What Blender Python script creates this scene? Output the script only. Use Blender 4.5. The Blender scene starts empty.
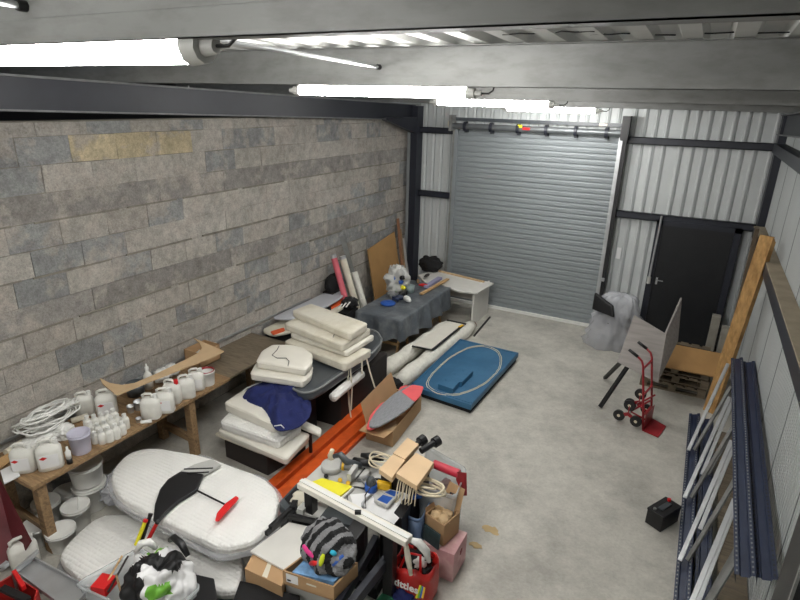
import bpy, bmesh, math, random
from mathutils import Vector, Matrix, noise
from math import sin, cos, pi, radians as R
random.seed(7)
COL = bpy.context.scene.collection
# ------------------------------------------------------------------ camera
PITCH, YAW, ROLL, FPX = 0.345, -0.485, 0.025, 554.673
CAM = Vector((5.28, -10.143, 3.888))
fw = Vector((sin(YAW)*cos(PITCH), cos(YAW)*cos(PITCH), -sin(PITCH)))
rt = fw.cross(Vector((0, 0, 1))).normalized(); up = rt.cross(fw)
rt2 = rt*cos(ROLL)+up*sin(ROLL); up2 = -rt*sin(ROLL)+up*cos(ROLL)
def _d(px, py): return fw + rt2*((px-400)/FPX) - up2*((py-300)/FPX)
def A(px, py, z=0.0):
    d = _d(px, py); t = (z-CAM.z)/d.z
    return CAM + d*t
def AX(px, py, x):
    d = _d(px, py); return CAM + d*((x-CAM.x)/d.x)
def AY(px, py, y):
    d = _d(px, py); return CAM + d*((y-CAM.y)/d.y)
cd = bpy.data.cameras.new('camera'); cd.sensor_width = 36; cd.lens = FPX*36/800; cd.clip_start = .05
co = bpy.data.objects.new('camera', cd); COL.objects.link(co)
co.matrix_world = Matrix(((rt2.x, up2.x, -fw.x, CAM.x), (rt2.y, up2.y, -fw.y, CAM.y), (rt2.z, up2.z, -fw.z, CAM.z), (0, 0, 0, 1)))
bpy.context.scene.camera = co
# ------------------------------------------------------------------ materials
def s2l(c):
    return tuple(((v/255)/12.92 if v/255 <= .04045 else ((v/255+.055)/1.055)**2.4) for v in c)
MATS = {}
def mat(name, rgb, rough=.6, metal=0., var=.12, scale=6., bump=0., bscale=60., alpha=1., trans=0., emit=0., dirt=None, dscale=3., stretch=None, attr=False, spec=.5):
    """rgb in sRGB 0-255; var = noise brightness variation; dirt = second colour mixed by noise"""
    if name in MATS: return MATS[name]
    m = bpy.data.materials.new(name); m.use_nodes = True; nt = m.node_tree; N = nt.nodes; L = nt.links
    b = N['Principled BSDF']
    c = s2l(rgb)
    b.inputs['Roughness'].default_value = rough; b.inputs['Metallic'].default_value = metal
    b.inputs['Specular IOR Level'].default_value = spec
    tc = N.new('ShaderNodeTexCoord'); mp = N.new('ShaderNodeMapping'); L.new(tc.outputs['Object'], mp.inputs['Vector'])
    if stretch: mp.inputs['Scale'].default_value = stretch
    n1 = N.new('ShaderNodeTexNoise'); n1.inputs['Scale'].default_value = scale; n1.inputs['Detail'].default_value = 6
    L.new(mp.outputs[0], n1.inputs['Vector'])
    ramp = N.new('ShaderNodeMapRange'); ramp.inputs['From Min'].default_value = .3; ramp.inputs['From Max'].default_value = .7
    ramp.inputs['To Min'].default_value = 1-var; ramp.inputs['To Max'].default_value = 1+var
    L.new(n1.outputs['Fac'], ramp.inputs['Value'])
    base = N.new('ShaderNodeRGB'); base.outputs[0].default_value = (*c, 1); src = base.outputs[0]
    if attr:
        at = N.new('ShaderNodeVertexColor'); at.layer_name = 'Col'; src = at.outputs['Color']
    if dirt:
        n2 = N.new('ShaderNodeTexNoise'); n2.inputs['Scale'].default_value = dscale; n2.inputs['Detail'].default_value = 8; n2.inputs['Roughness'].default_value = .65
        L.new(mp.outputs[0], n2.inputs['Vector'])
        mr = N.new('ShaderNodeMapRange'); mr.inputs['From Min'].default_value = .45; mr.inputs['From Max'].default_value = .68
        L.new(n2.outputs['Fac'], mr.inputs['Value'])
        mx = N.new('ShaderNodeMix'); mx.data_type = 'RGBA'; L.new(mr.outputs[0], mx.inputs[0]); L.new(src, mx.inputs[6])
        mx.inputs[7].default_value = (*s2l(dirt), 1); src = mx.outputs[2]
    vm = N.new('ShaderNodeVectorMath'); vm.operation = 'SCALE'; L.new(src, vm.inputs[0]); L.new(ramp.outputs[0], vm.inputs['Scale'])
    L.new(vm.outputs[0], b.inputs['Base Color'])
    if bump:
        n3 = N.new('ShaderNodeTexNoise'); n3.inputs['Scale'].default_value = bscale; n3.inputs['Detail'].default_value = 5
        L.new(mp.outputs[0], n3.inputs['Vector'])
        bp = N.new('ShaderNodeBump'); bp.inputs['Strength'].default_value = bump; bp.inputs['Distance'].default_value = .02
        L.new(n3.outputs['Fac'], bp.inputs['Height']); L.new(bp.outputs[0], b.inputs['Normal'])
    if alpha < 1: b.inputs['Alpha'].default_value = alpha
    if trans: b.inputs['Transmission Weight'].default_value = trans
    if emit:
        b.inputs['Emission Color'].default_value = (1, .985, .955, 1); b.inputs['Emission Strength'].default_value = emit
    MATS[name] = m
    return m
def bubble_mat():
    m = mat('bubble_wrapped_white', (238, 237, 233), .32, var=.03)
    nt = m.node_tree; N = nt.nodes; L = nt.links; b = N['Principled BSDF']
    tc = N.new('ShaderNodeTexCoord'); v = N.new('ShaderNodeTexVoronoi'); v.inputs['Scale'].default_value = 27; v.inputs['Randomness'].default_value = .15
    L.new(tc.outputs['Object'], v.inputs['Vector'])
    n = N.new('ShaderNodeTexNoise'); n.inputs['Scale'].default_value = 7; L.new(tc.outputs['Object'], n.inputs['Vector'])
    ad = N.new('ShaderNodeMath'); ad.operation = 'MULTIPLY_ADD'; L.new(n.outputs['Fac'], ad.inputs[0]); ad.inputs[1].default_value = .5; L.new(v.outputs['Distance'], ad.inputs[2])
    bp = N.new('ShaderNodeBump'); bp.inputs['Strength'].default_value = .8; bp.inputs['Distance'].default_value = .016; bp.invert = True
    L.new(ad.outputs[0], bp.inputs['Height']); L.new(bp.outputs[0], b.inputs['Normal'])
    return m
def block_mat():
    m = bpy.data.materials.new('concrete_block'); m.use_nodes = True; nt = m.node_tree; N = nt.nodes; L = nt.links; b = N['Principled BSDF']
    b.inputs['Roughness'].default_value = .93; b.inputs['Specular IOR Level'].default_value = .15
    at = N.new('ShaderNodeVertexColor'); at.layer_name = 'Col'; tc = N.new('ShaderNodeTexCoord')
    def nz(sc, det, rough=.6):
        n = N.new('ShaderNodeTexNoise'); n.inputs['Scale'].default_value = sc; n.inputs['Detail'].default_value = det; n.inputs['Roughness'].default_value = rough
        L.new(tc.outputs['Object'], n.inputs['Vector']); return n.outputs['Fac']
    def mr(x, a, b_, c, d):
        n = N.new('ShaderNodeMapRange'); L.new(x, n.inputs['Value']); n.inputs[1].default_value = a; n.inputs[2].default_value = b_; n.inputs[3].default_value = c; n.inputs[4].default_value = d; return n.outputs[0]
    big = nz(1.5, 6, .7); mid = nz(9, 6, .7); fine = nz(55, 4, .8); smear = nz(3.2, 5, .65)
    mx = N.new('ShaderNodeMix'); mx.data_type = 'RGBA'; L.new(mr(smear, .50, .60, 0, .75), mx.inputs[0]); L.new(at.outputs['Color'], mx.inputs[6]); mx.inputs[7].default_value = (*s2l((190, 182, 173)), 1)
    mu = N.new('ShaderNodeMath'); mu.operation = 'MULTIPLY'; L.new(mr(mid, .35, .65, .80, 1.16), mu.inputs[0]); L.new(mr(fine, .3, .62, .72, 1.10), mu.inputs[1])
    m2 = N.new('ShaderNodeMath'); m2.operation = 'MULTIPLY'; L.new(mu.outputs[0], m2.inputs[0]); L.new(mr(big, .35, .65, .86, 1.1), m2.inputs[1])
    vm = N.new('ShaderNodeVectorMath'); vm.operation = 'SCALE'; L.new(mx.outputs[2], vm.inputs[0]); L.new(m2.outputs[0], vm.inputs['Scale']); L.new(vm.outputs[0], b.inputs['Base Color'])
    ad = N.new('ShaderNodeMath'); ad.operation = 'ADD'; L.new(mid, ad.inputs[0]); L.new(fine, ad.inputs[1])
    bp = N.new('ShaderNodeBump'); bp.inputs['Strength'].default_value = .8; bp.inputs['Distance'].default_value = .03; L.new(ad.outputs[0], bp.inputs['Height']); L.new(bp.outputs[0], b.inputs['Normal'])
    MATS['concrete_block'] = m; return m
def floor_mat():
    m = mat('concrete_floor', (188, 185, 176), .6, var=.08, scale=1.3, bump=.15, bscale=35, dirt=(158, 155, 147), dscale=1.1)
    nt = m.node_tree; N = nt.nodes; L = nt.links; b = N['Principled BSDF']
    src = b.inputs['Base Color'].links[0].from_socket; tc = N.new('ShaderNodeTexCoord')
    def sp(sc, det, a, b_, c, d):
        n = N.new('ShaderNodeTexNoise'); n.inputs['Scale'].default_value = sc; n.inputs['Detail'].default_value = det; n.inputs['Roughness'].default_value = .75; L.new(tc.outputs['Object'], n.inputs['Vector'])
        r = N.new('ShaderNodeMapRange'); L.new(n.outputs['Fac'], r.inputs[0]); r.inputs[1].default_value = a; r.inputs[2].default_value = b_; r.inputs[3].default_value = c; r.inputs[4].default_value = d; return r.outputs[0]
    mu = N.new('ShaderNodeMath'); mu.operation = 'MULTIPLY'; L.new(sp(7, 8, .32, .68, .84, 1.12), mu.inputs[0]); L.new(sp(38, 4, .3, .6, .90, 1.04), mu.inputs[1])
    vm = N.new('ShaderNodeVectorMath'); vm.operation = 'SCALE'; L.new(src, vm.inputs[0]); L.new(mu.outputs[0], vm.inputs['Scale']); L.new(vm.outputs[0], b.inputs['Base Color'])
    return m
def wood(name, rgb, dark=None, rough=.65, stretch=(2, 14, 14)):
    return mat(name, rgb, rough, var=.16, scale=3, bump=.15, bscale=10, dirt=dark, dscale=2.5, stretch=stretch)
M = dict(
    floor=floor_mat(),
    block=block_mat(),
    mortar=mat('mortar', (140, 135, 125), .95, var=.2, scale=9, bump=.8, bscale=30, spec=.2),
    sheet=mat('grey_white_wall_sheet', (190, 194, 194), .5, var=.04, scale=2),
    sheet_r=mat('ribbed_panel', (176, 180, 180), .5, var=.04, scale=2),
    groove=mat('sheet_groove', (92, 96, 98), .6, var=.05),
    charcoal=mat('charcoal_steel', (33, 36, 46), .45, metal=.0, var=.1, scale=5),
    galv=mat('galvanised_steel', (134, 135, 133), .45, metal=.2, var=.14, scale=1.5, dirt=(120, 120, 118), dscale=4, stretch=(1, 3, 3)),
    galv2=mat('galvanised_bright', (190, 192, 194), .35, metal=.7, var=.1),
    roof=mat('roof_sheet', (196, 197, 194), .45, metal=.2, var=.05),
    shutter=mat('shutter_slat', (136, 142, 145), .5, metal=.15, var=.05, scale=1.5),
    blackdoor=mat('black_door', (20, 22, 26), .45, var=.1),
    black=mat('black_plastic', (22, 22, 24), .45, var=.15),
    black_m=mat('matt_black', (16, 16, 18), .85, var=.2),
    browndark=mat('dark_brown_box', (38, 31, 29), .7, var=.15),
    white=mat('white_plastic', (226, 226, 222), .4, var=.04, scale=12),
    jug=mat('jug_plastic', (222, 221, 214), .42, var=.06, scale=18),
    offw=mat('off_white_vinyl', (221, 216, 202), .5, var=.05, scale=5, bump=.2, bscale=9, dirt=(205, 198, 180), dscale=4),
    offw2=mat('off_white_vinyl_clean', (226, 222, 211), .5, var=.04, scale=5, bump=.2, bscale=8),
    cream=mat('cream_roll', (214, 208, 190), .6, var=.08, scale=7),
    wood=wood('bench_pine', (150, 122, 88), (112, 88, 62)),
    pine=wood('pine', (196, 160, 112), (176, 138, 92)),
    greywood=wood('weathered_board', (118, 106, 88), (92, 82, 68)),
    osb=mat('osb', (186, 146, 92), .75, var=.22, scale=30, bump=.3, bscale=60, dirt=(150, 110, 62), dscale=14, stretch=(1, 1, .35)),
    card=mat('cardboard', (176, 142, 104), .85, var=.06, scale=4, bump=.05, bscale=50),
    card2=mat('cardboard_pale', (196, 168, 132), .85, var=.05),
    mdf=mat('mdf_panel', (164, 126, 78), .75, var=.08, scale=5),
    orange=mat('orange_beam', (204, 84, 24), .45, var=.08, scale=5, dirt=(170, 66, 20), dscale=3),
    navy_steel=mat('navy_rack_steel', (28, 38, 64), .45, var=.12, scale=6, dirt=(38, 48, 72), dscale=8),
    blueboard=mat('blue_mould', (40, 92, 128), .5, var=.08, scale=3, dirt=(56, 106, 140), dscale=2),
    navy=mat('navy_cloth', (24, 34, 88), .9, var=.18, scale=9, bump=.6, bscale=14),
    red=mat('red_paint', (150, 34, 42), .4, var=.1),
    redbright=mat('red_plastic', (206, 30, 32), .4, var=.06),
    pink=mat('pink_roll', (214, 104, 116), .55, var=.1),
    pinkbox=mat('pink_cardboard', (208, 160, 162), .75, var=.06, dirt=(220, 190, 186), dscale=6),
    tarp=mat('grey_tarp', (84, 90, 96), .55, var=.2, scale=5, bump=.7, bscale=9, dirt=(120, 124, 126), dscale=3),
    greylam=mat('grey_oak_laminate', (146, 140, 136), .5, var=.14, scale=3, stretch=(1, 8, 8)),
    white_lam=mat('white_laminate', (214, 212, 206), .45, var=.04),
    hull=mat('grey_moulded_plastic', (70, 75, 79), .3, var=.1),
    lilac=mat('lilac_bucket', (196, 194, 212), .4, var=.04),
    surf=mat('lilac_grey_board', (186, 188, 194), .4, var=.04),
    orange_f=mat('orange_fabric', (226, 94, 44), .6, var=.08),
    yellow=mat('yellow_paper', (232, 222, 44), .6, var=.04),
    yellowp=mat('yellow_plastic', (226, 178, 30), .45, var=.05),
    grey=mat('mid_grey_plastic', (124, 126, 126), .5, var=.12, scale=12),
    greyl=mat('light_grey_plastic', (186, 186, 182), .45, var=.06),
    fleece=mat('white_fleece_roll', (226, 224, 214), .75, var=.08, scale=14, bump=.8, bscale=22),
    paper=mat('white_paper', (232, 232, 232), .7, var=.02),
    blue=mat('blue_plastic', (34, 84, 168), .4, var=.1),
    bluegrey=mat('blue_grey_tub', (96, 118, 150), .4, var=.08),
    rope=mat('beige_cable', (212, 200, 174), .6, var=.05),
    maroon=mat('maroon_tarp', (96, 26, 34), .6, var=.15, bump=.3, bscale=6),
    green=mat('green_print', (106, 170, 52), .5, var=.1),
    dgreen=mat('dark_green_sheet', (22, 92, 62), .6, var=.15),
    film=mat('clear_film', (232, 234, 238), .18, var=.03, alpha=.32, bump=.9, bscale=12),
    film2=mat('cloudy_film', (214, 216, 222), .22, var=.05, alpha=.5, bump=1., bscale=11),
    clear=mat('clear_tub_plastic', (214, 220, 222), .2, var=.03, alpha=.38),
    tan=mat('tan_cloth', (206, 176, 136), .8, var=.12, scale=14, bump=.5, bscale=20),
    grey_foam=mat('grey_print', (138, 140, 144), .55, var=.18, scale=16, stretch=(6, 1, 1)),
    coral=mat('coral_foam', (232, 96, 100), .5, var=.06),
    stain=mat('tan_powder', (188, 164, 122), .9, var=.1),
    lavender=mat('lavender_box', (150, 148, 178), .6, var=.06),
    tube=mat('lit_tube', (255, 255, 255), .4, var=0, emit=86.),
    magenta=mat('magenta_knit', (226, 60, 140), .8), lime=mat('lime_knit', (206, 220, 40), .8), cyan=mat('cyan_knit', (50, 176, 206), .8),
    knitg=mat('grey_knit', (128, 128, 130), .95, var=.15, scale=40, bump=.6, bscale=80), knitb=mat('black_knit', (22, 22, 24), .95, var=.2, bump=.6, bscale=80),
    bubble=bubble_mat(), lip_lit=mat('lit_dusty_edge', (112, 113, 114), .6, var=.2, scale=9),
    concrete_grey=mat('rough_concrete', (150, 146, 136), .9, var=.15, bump=.5, bscale=20),
)
# ------------------------------------------------------------------ mesh builder
ORI = {}
class MB:
    def __init__(s): s.v = []; s.f = []; s.mi = []; s.sm = []; s.fc = []; s.cur = 0; s.smooth = False; s.col = None
    def add(s, vs, fs, smooth=None):
        o = len(s.v); s.v += [Vector(p) for p in vs]
        for f in fs:
            s.f.append([i+o for i in f]); s.mi.append(s.cur); s.sm.append(s.smooth if smooth is None else smooth); s.fc.append(s.col)
        return s
    def hexa(s, b, t):
        """four bottom and four top points"""
        return s.add(list(b)+list(t), [(3, 2, 1, 0), (4, 5, 6, 7), (0, 1, 5, 4), (1, 2, 6, 5), (2, 3, 7, 6), (3, 0, 4, 7)])
    def box(s, x0, x1, y0, y1, z0, z1):
        return s.hexa([(x0, y0, z0), (x1, y0, z0), (x1, y1, z0), (x0, y1, z0)], [(x0, y0, z1), (x1, y0, z1), (x1, y1, z1), (x0, y1, z1)])
    def cbox(s, c, size, rz=0, m=None):
        mm = m or Matrix.Rotation(rz, 3, 'Z'); c = Vector(c); hx, hy, hz = [q/2 for q in size]
        P = [c+mm @ Vector(q) for q in ((-hx, -hy, -hz), (hx, -hy, -hz), (hx, hy, -hz), (-hx, hy, -hz), (-hx, -hy, hz), (hx, -hy, hz), (hx, hy, hz), (-hx, hy, hz))]
        return s.hexa(P[:4], P[4:])
    def beam(s, a, b, w, h, upv=(0, 0, 1)):
        a = Vector(a); b = Vector(b); d = (b-a).normalized(); u = Vector(upv)
        if abs(d.dot(u)) > .98: u = Vector((0, 1, 0))
        r = d.cross(u).normalized()*w/2; u = r.cross(d).normalized()*h/2
        return s.hexa([a-r-u, a+r-u, b+r-u, b-r-u], [a-r+u, a+r+u, b+r+u, b-r+u])
    def prism(s, poly, z0, z1):
        n = len(poly); P = [Vector((p[0], p[1], z0)) for p in poly]+[Vector((p[0], p[1], z1)) for p in poly]
        return s.add(P, [tuple(range(n))[::-1], tuple(range(n, 2*n))]+[(i, (i+1) % n, n+(i+1) % n, n+i) for i in range(n)])
    def slab(s, poly3, d):
        """planar polygon in space extruded by vector d"""
        n = len(poly3); d = Vector(d); P = [Vector(p) for p in poly3]; P = P+[p+d for p in P]
        return s.add(P, [tuple(range(n))[::-1], tuple(range(n, 2*n))]+[(i, (i+1) % n, n+(i+1) % n, n+i) for i in range(n)])
    def cyl(s, a, b, r0, r1=None, seg=16, caps=True):
        r1 = r0 if r1 is None else r1; a = Vector(a); b = Vector(b); d = (b-a).normalized()
        u = d.orthogonal().normalized(); w = d.cross(u)
        P = [a+(u*cos(2*pi*i/seg)+w*sin(2*pi*i/seg))*r0 for i in range(seg)]+[b+(u*cos(2*pi*i/seg)+w*sin(2*pi*i/seg))*r1 for i in range(seg)]
        s.add(P, [(i, (i+1) % seg, seg+(i+1) % seg, seg+i) for i in range(seg)], True)
        if caps: s.add(P, [tuple(range(seg))[::-1], tuple(range(seg, 2*seg))], False)
        return s
    def lathe(s, prof, c, seg=24):
        c = Vector(c); P = []; n = len(prof)
        for r, z in prof:
            for i in range(seg): P.append(c+Vector((r*cos(2*pi*i/seg), r*sin(2*pi*i/seg), z)))
        F = []
        for k in range(n-1):
            for i in range(seg):
                j = (i+1) % seg; F.append((k*seg+i, k*seg+j, (k+1)*seg+j, (k+1)*seg+i))
        s.add(P, F, True)
        return s
    def tube(s, path, r, seg=8, closed=False):
        path = [Vector(p) for p in path]; n = len(path); P = []; u = None
        for i, p in enumerate(path):
            q = path[(i+1) % n] if (closed or i < n-1) else p; o = path[i-1] if (closed or i > 0) else p
            d = (q-o).normalized()
            if u is None: u = d.orthogonal().normalized()
            u = (u-d*u.dot(d)).normalized(); w = d.cross(u)
            rr = r[i] if isinstance(r, (list, tuple)) else r
            for k in range(seg): P.append(p+(u*cos(2*pi*k/seg)+w*sin(2*pi*k/seg))*rr)
        F = []
        for i in range(n if closed else n-1):
            a = i*seg; b = ((i+1) % n)*seg
            for k in range(seg): F.append((a+k, a+(k+1) % seg, b+(k+1) % seg, b+k))
        if not closed: F += [tuple(range(seg))[::-1], tuple((n-1)*seg+k for k in range(seg))]
        return s.add(P, F, True)
    def rings(s, rings, top=True, bottom=True):
        n = len(rings[0]); P = [p for r in rings for p in r]; F = []
        for k in range(len(rings)-1):
            for i in range(n):
                j = (i+1) % n; F.append((k*n+i, k*n+j, (k+1)*n+j, (k+1)*n+i))
        if bottom: F.append(tuple(range(n))[::-1])
        if top: F.append(tuple((len(rings)-1)*n+i for i in range(n)))
        return s.add(P, F, True)
    def blob(s, c, size, seed=0, amp=.25, freq=2.5, sub=4, flat=True):
        bm = bmesh.new(); bmesh.ops.create_icosphere(bm, subdivisions=sub, radius=1); c = Vector(c); off = Vector((seed*3.1, seed*1.7, seed*.9))
        P = []
        for v in bm.verts:
            p = v.co.copy(); k = 1+amp*(noise.noise(p*freq+off)+.5*abs(noise.noise(p*freq*2.3+off))-.1)
            q = Vector((p.x*size[0], p.y*size[1], p.z*size[2]))*k
            if flat: q.z = max(q.z, -size[2]*.8)
            P.append(c+q)
        bm.verts.index_update(); F = [tuple(v.index for v in f.verts) for f in bm.faces]; bm.free()
        return s.add(P, F, True)
    def build(s, name, m, parent=None, bevel=0, origin=None, smooth_angle=None):
        ms = m if isinstance(m, (list, tuple)) else [m]
        if parent is not None: o0 = ORI[parent.name]
        else:
            xs = [v.x for v in s.v]; ys = [v.y for v in s.v]; zs = [v.z for v in s.v]
            o0 = Vector(origin) if origin else Vector(((min(xs)+max(xs))/2, (min(ys)+max(ys))/2, min(zs)))
        me = bpy.data.meshes.new(name); me.from_pydata([v-o0 for v in s.v], [], s.f)
        for k in ms: me.materials.append(M[k] if isinstance(k, str) else k)
        me.polygons.foreach_set('material_index', s.mi); me.polygons.foreach_set('use_smooth', s.sm)
        if any(c is not None for c in s.fc):
            ca = me.color_attributes.new('Col', 'FLOAT_COLOR', 'CORNER')
            for p in me.polygons:
                c = s.fc[p.index] or (.3, .3, .3)
                for li in p.loop_indices: ca.data[li].color = (*c, 1)
        bm = bmesh.new(); bm.from_mesh(me); bmesh.ops.recalc_face_normals(bm, faces=bm.faces)
        if bevel:
            bmesh.ops.bevel(bm, geom=[e for e in bm.edges if len(e.link_faces) == 2 and e.calc_face_angle(0) > .6], offset=bevel, segments=2, affect='EDGES', profile=.6, clamp_overlap=True)
        bm.to_mesh(me); bm.free(); me.update()
        o = bpy.data.objects.new(name, me); COL.objects.link(o)
        if parent is not None: o.parent = parent
        else: o.location = o0
        ORI[o.name] = o0
        return o
def tag(o, label, cat, group=None):
    o['label'] = label; o['category'] = cat
    if group: o['group'] = group
    return o
def thing(name, loc, label, cat, group=None):
    o = bpy.data.objects.new(name, None); COL.objects.link(o); o.location = loc; o.empty_display_size = .1; ORI[o.name] = Vector(loc)
    return tag(o, label, cat, group)
def struct(o): o['kind'] = 'structure'; return o
def dup(o, loc=None, rz=0, scale=None, label=None, group=None, parent=None):
    c = o.copy(); COL.objects.link(c); c.name = o.name.split('.')[0]
    if parent is not None: c.parent = parent
    else:
        c.location = loc; c.rotation_euler = (0, 0, rz)
        if scale: c.scale = scale if isinstance(scale, tuple) else (scale,)*3
        if label: c['label'] = label
        if group: c['group'] = group
    for ch in [q for q in o.children]: dup(ch, parent=c)
    return c
def chaikin(p, n=2, closed=True):
    p = [Vector(q) for q in p]
    for _ in range(n):
        o = []
        for i in range(len(p)):
            a, b = p[i], p[(i+1) % len(p)]; o += [a*.8+b*.2, a*.2+b*.8]
        p = o
    return p
def fillet(p, rc):
    p = [Vector(q) for q in p]; n = len(p); o = []
    for i in range(n):
        a, b, c = p[i-1], p[i], p[(i+1) % n]; r1 = min(rc, (a-b).length*.4); r2 = min(rc, (c-b).length*.4)
        u = b+(a-b).normalized()*r1; v = b+(c-b).normalized()*r2
        for t in (0, .25, .5, .75, 1): o.append(u*(1-t)**2+b*2*t*(1-t)+v*t*t)
    return o
def outline(p, rnd=1, rc=.035):
    if rnd == 'f': return fillet(p, .012)
    return (chaikin(p, rnd) if len(p) >= 9 else fillet(p, rc)) if rnd else [Vector(q) for q in p]
def resamp(p, n):
    p = [Vector(q) for q in p]; L = [0]
    for i in range(len(p)): L.append(L[-1]+(p[(i+1) % len(p)]-p[i]).length)
    out = []; k = 0
    for i in range(n):
        t = L[-1]*i/n
        while L[k+1] < t: k += 1
        a, b = p[k], p[(k+1) % len(p)]; f = (t-L[k])/max(1e-9, L[k+1]-L[k]); out.append(a.lerp(b, f))
    return out
def inset(poly, d):
    n = len(poly); area = sum(poly[i].x*poly[(i+1) % n].y-poly[(i+1) % n].x*poly[i].y for i in range(n)); sg = 1 if area > 0 else -1
    out = []
    for i in range(n):
        t = (poly[(i+1) % n]-poly[i-1]); t = Vector((t.x, t.y, 0)).normalized()
        out.append(poly[i]+Vector((-t.y, t.x, 0))*d*sg)
    return out
def PX(pts, z): return [A(p[0], p[1], z) for p in pts]
def pad_mb(poly, z0, t, r=.02, puff=.01, rnd=2, wob=0, seed=0, mb=None):
    mb = mb or MB(); p = [Vector((q[0], q[1], 0)) for q in poly]
    p = resamp(outline(p, rnd), 84); cen = sum(p, Vector())/len(p)
    def ring(pp, z, w=1):
        out = []
        for q in pp:
            nz = noise.noise(Vector((q.x*4, q.y*4, z*3+seed)))*wob*w; out.append(Vector((q.x, q.y, z+nz)))
        return out
    i1 = inset(p, r*.3); i2 = inset(p, r)
    R_ = [ring(i2, z0, 0), ring(i1, z0+r*.3), ring(p, z0+r), ring(p, z0+t-r), ring(i1, z0+t-r*.3), ring(i2, z0+t)]
    for k in (.8, .6, .4, .2, .05):
        R_.append(ring([cen+(q-cen)*k for q in i2], z0+t+puff*(1-k*k)))
    mb.rings(R_); mb.outline = p
    return mb
def lit(a): return a if isinstance(a, (list, tuple)) else [a]
# ------------------------------------------------------------------ setting
mb = MB(); mb.box(-.25, 6.6, -12.3, .35, -.1, 0); struct(mb.build('floor', 'floor'))
# block wall
mb = MB(); BL = .485
rows = [(3.511-.25*(k+1), 3.511-.25*k) for k in range(-1, 14)]
for k, (z0, z1) in enumerate(rows):
    z0 = max(z0, 0.0); band = k in (3, 7)
    off = -6.886 + (0 if k % 2 == 1 else BL/2)+random.uniform(-.05, .05)
    ln = .97 if band else BL
    n0 = int((-12.2-off)/ln)-1; y = off+n0*ln
    if k == 0: z1 = z0+.12
    while y < .02:
        ya, yb = max(y, -12.25), min(y+ln, .02)
        if yb-ya > .03:
            u = random.random(); base = (188, 183, 175) if u < .6 else ((158, 159, 158) if u < .9 else (178, 172, 164))
            if band: base = (158, 154, 149)
            if k == 1 and -7.0 < (y+ln/2) < -5.45: base = (204, 190, 158)
            j = random.uniform(-7, 7); mb.col = s2l([c+j for c in base])
            d = random.uniform(-.004, .004); g = random.uniform(.002, .004)
            e = [random.uniform(-.004, .004) for _ in range(4)]
            x = d
            yA, yB, zA, zB = ya+g, yb-g, z0+g, z1-g
            mb.hexa([(-.2, yA, zA), (-.2, yB, zA), (-.2, yB, zB), (-.2, yA, zB)], [(x, yA+e[0], zA+e[1]), (x, yB+e[2], zA+e[3]), (x, yB+e[0], zB-e[1]), (x, yA+e[2], zB-e[3])])
        y += ln
wl = struct(mb.build('wall_left', 'block', origin=(-.1, -6, 0)))
mb = MB(); mb.box(-.19, -.012, -12.25, .02, 0, 3.64)
for z, d in ((2.261, .022), (1.761, .03), (2.76, .012), (1.51, .014), (1.26, .012), (1.01, .012)):
    y = -12.2
    while y < -.1:
        l = random.uniform(.3, 1.2); dd = d*random.uniform(.2, 1.2); zz = z+random.uniform(-.006, .006)
        y2 = min(y+l, .0); mb.hexa([(-.1, y, zz-.012), (dd, y, zz-.006), (dd, y2, zz-.006), (-.1, y2, zz-.012)], [(-.1, y, zz+.012), (dd, y, zz+.01), (dd, y2, zz+.01), (-.1, y2, zz+.012)])
        y += l+random.uniform(0, .25)
mb.build('mortar', 'mortar', wl)
MB().box(-2.2, -2.05, -12.25, .1, 3.3, 4.7).build('upper_cladding', 'blackdoor', wl)
# back wall: trapezoid sheets either side of shutter
def corrug(mb, x0, x1, y, z0, z1, per=.17, axis='x', dep=.035, sgn=-1):
    prof = [(0, 0), (.5, 0), (.58, dep*.45), (.72, dep*.45), (.80, 0), (.86, 0), (.9, -dep), (.96, -dep), (1., 0)]
    x = x0; pts = []
    while x < x1:
        for u, d in prof[:-1]:
            xx = x+u*per
            if xx <= x1: pts.append((xx, d))
        x += per
    pts.append((x1, 0))
    P = []; F = []
    for xx, d in pts:
        if axis == 'x': P += [(xx, y+sgn*d, z0), (xx, y+sgn*d, z1)]
        else: P += [(y+sgn*d, xx, z0), (y+sgn*d, xx, z1)]
    for i in range(len(pts)-1): F.append((2*i, 2*i+2, 2*i+3, 2*i+1))
    n = len(P)
    mb.add(P, F, False)
    return mb
mb = MB(); corrug(mb, -.1, 1.06, .1, 0, 4.1); corrug(mb, 4.02, 4.78, .1, 0, 4.1); corrug(mb, 4.78, 6.02, .1, 2.12, 4.1); corrug(mb, 6.02, 6.4, .1, 0, 4.1); corrug(mb, 1.06, 4.02, .1, 3.3, 4.1)
mb.box(-.25, 6.6, .2, .24, -.05, 4.4)
wb = struct(mb.build('wall_back', 'sheet', origin=(3, .1, 0)))
# girts on back wall
def girt(mb, x0, x1, z, h=.11): mb.box(x0, x1, -.02, .09, z-h, z-h+.012); mb.box(x0, x1, -.02, -.008, z-h, z); mb.box(x0, x1, -.02, .09, z-.012, z)
mb = MB(); girt(mb, .3, 1.04, 3.42); girt(mb, .3, 1.04, 2.2); girt(mb, 4.08, 6.17, 3.42); girt(mb, 4.04, 6.17, 2.2); mb.build('wall_rail', 'charcoal', wb)
mb = MB(); mb.box(1.0, 1.08, -.05, .1, 0, 3.5); mb.box(4.02, 4.08, -.04, .1, 0, 3.5); mb.build('shutter_frame', 'galv', wb)
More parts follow.
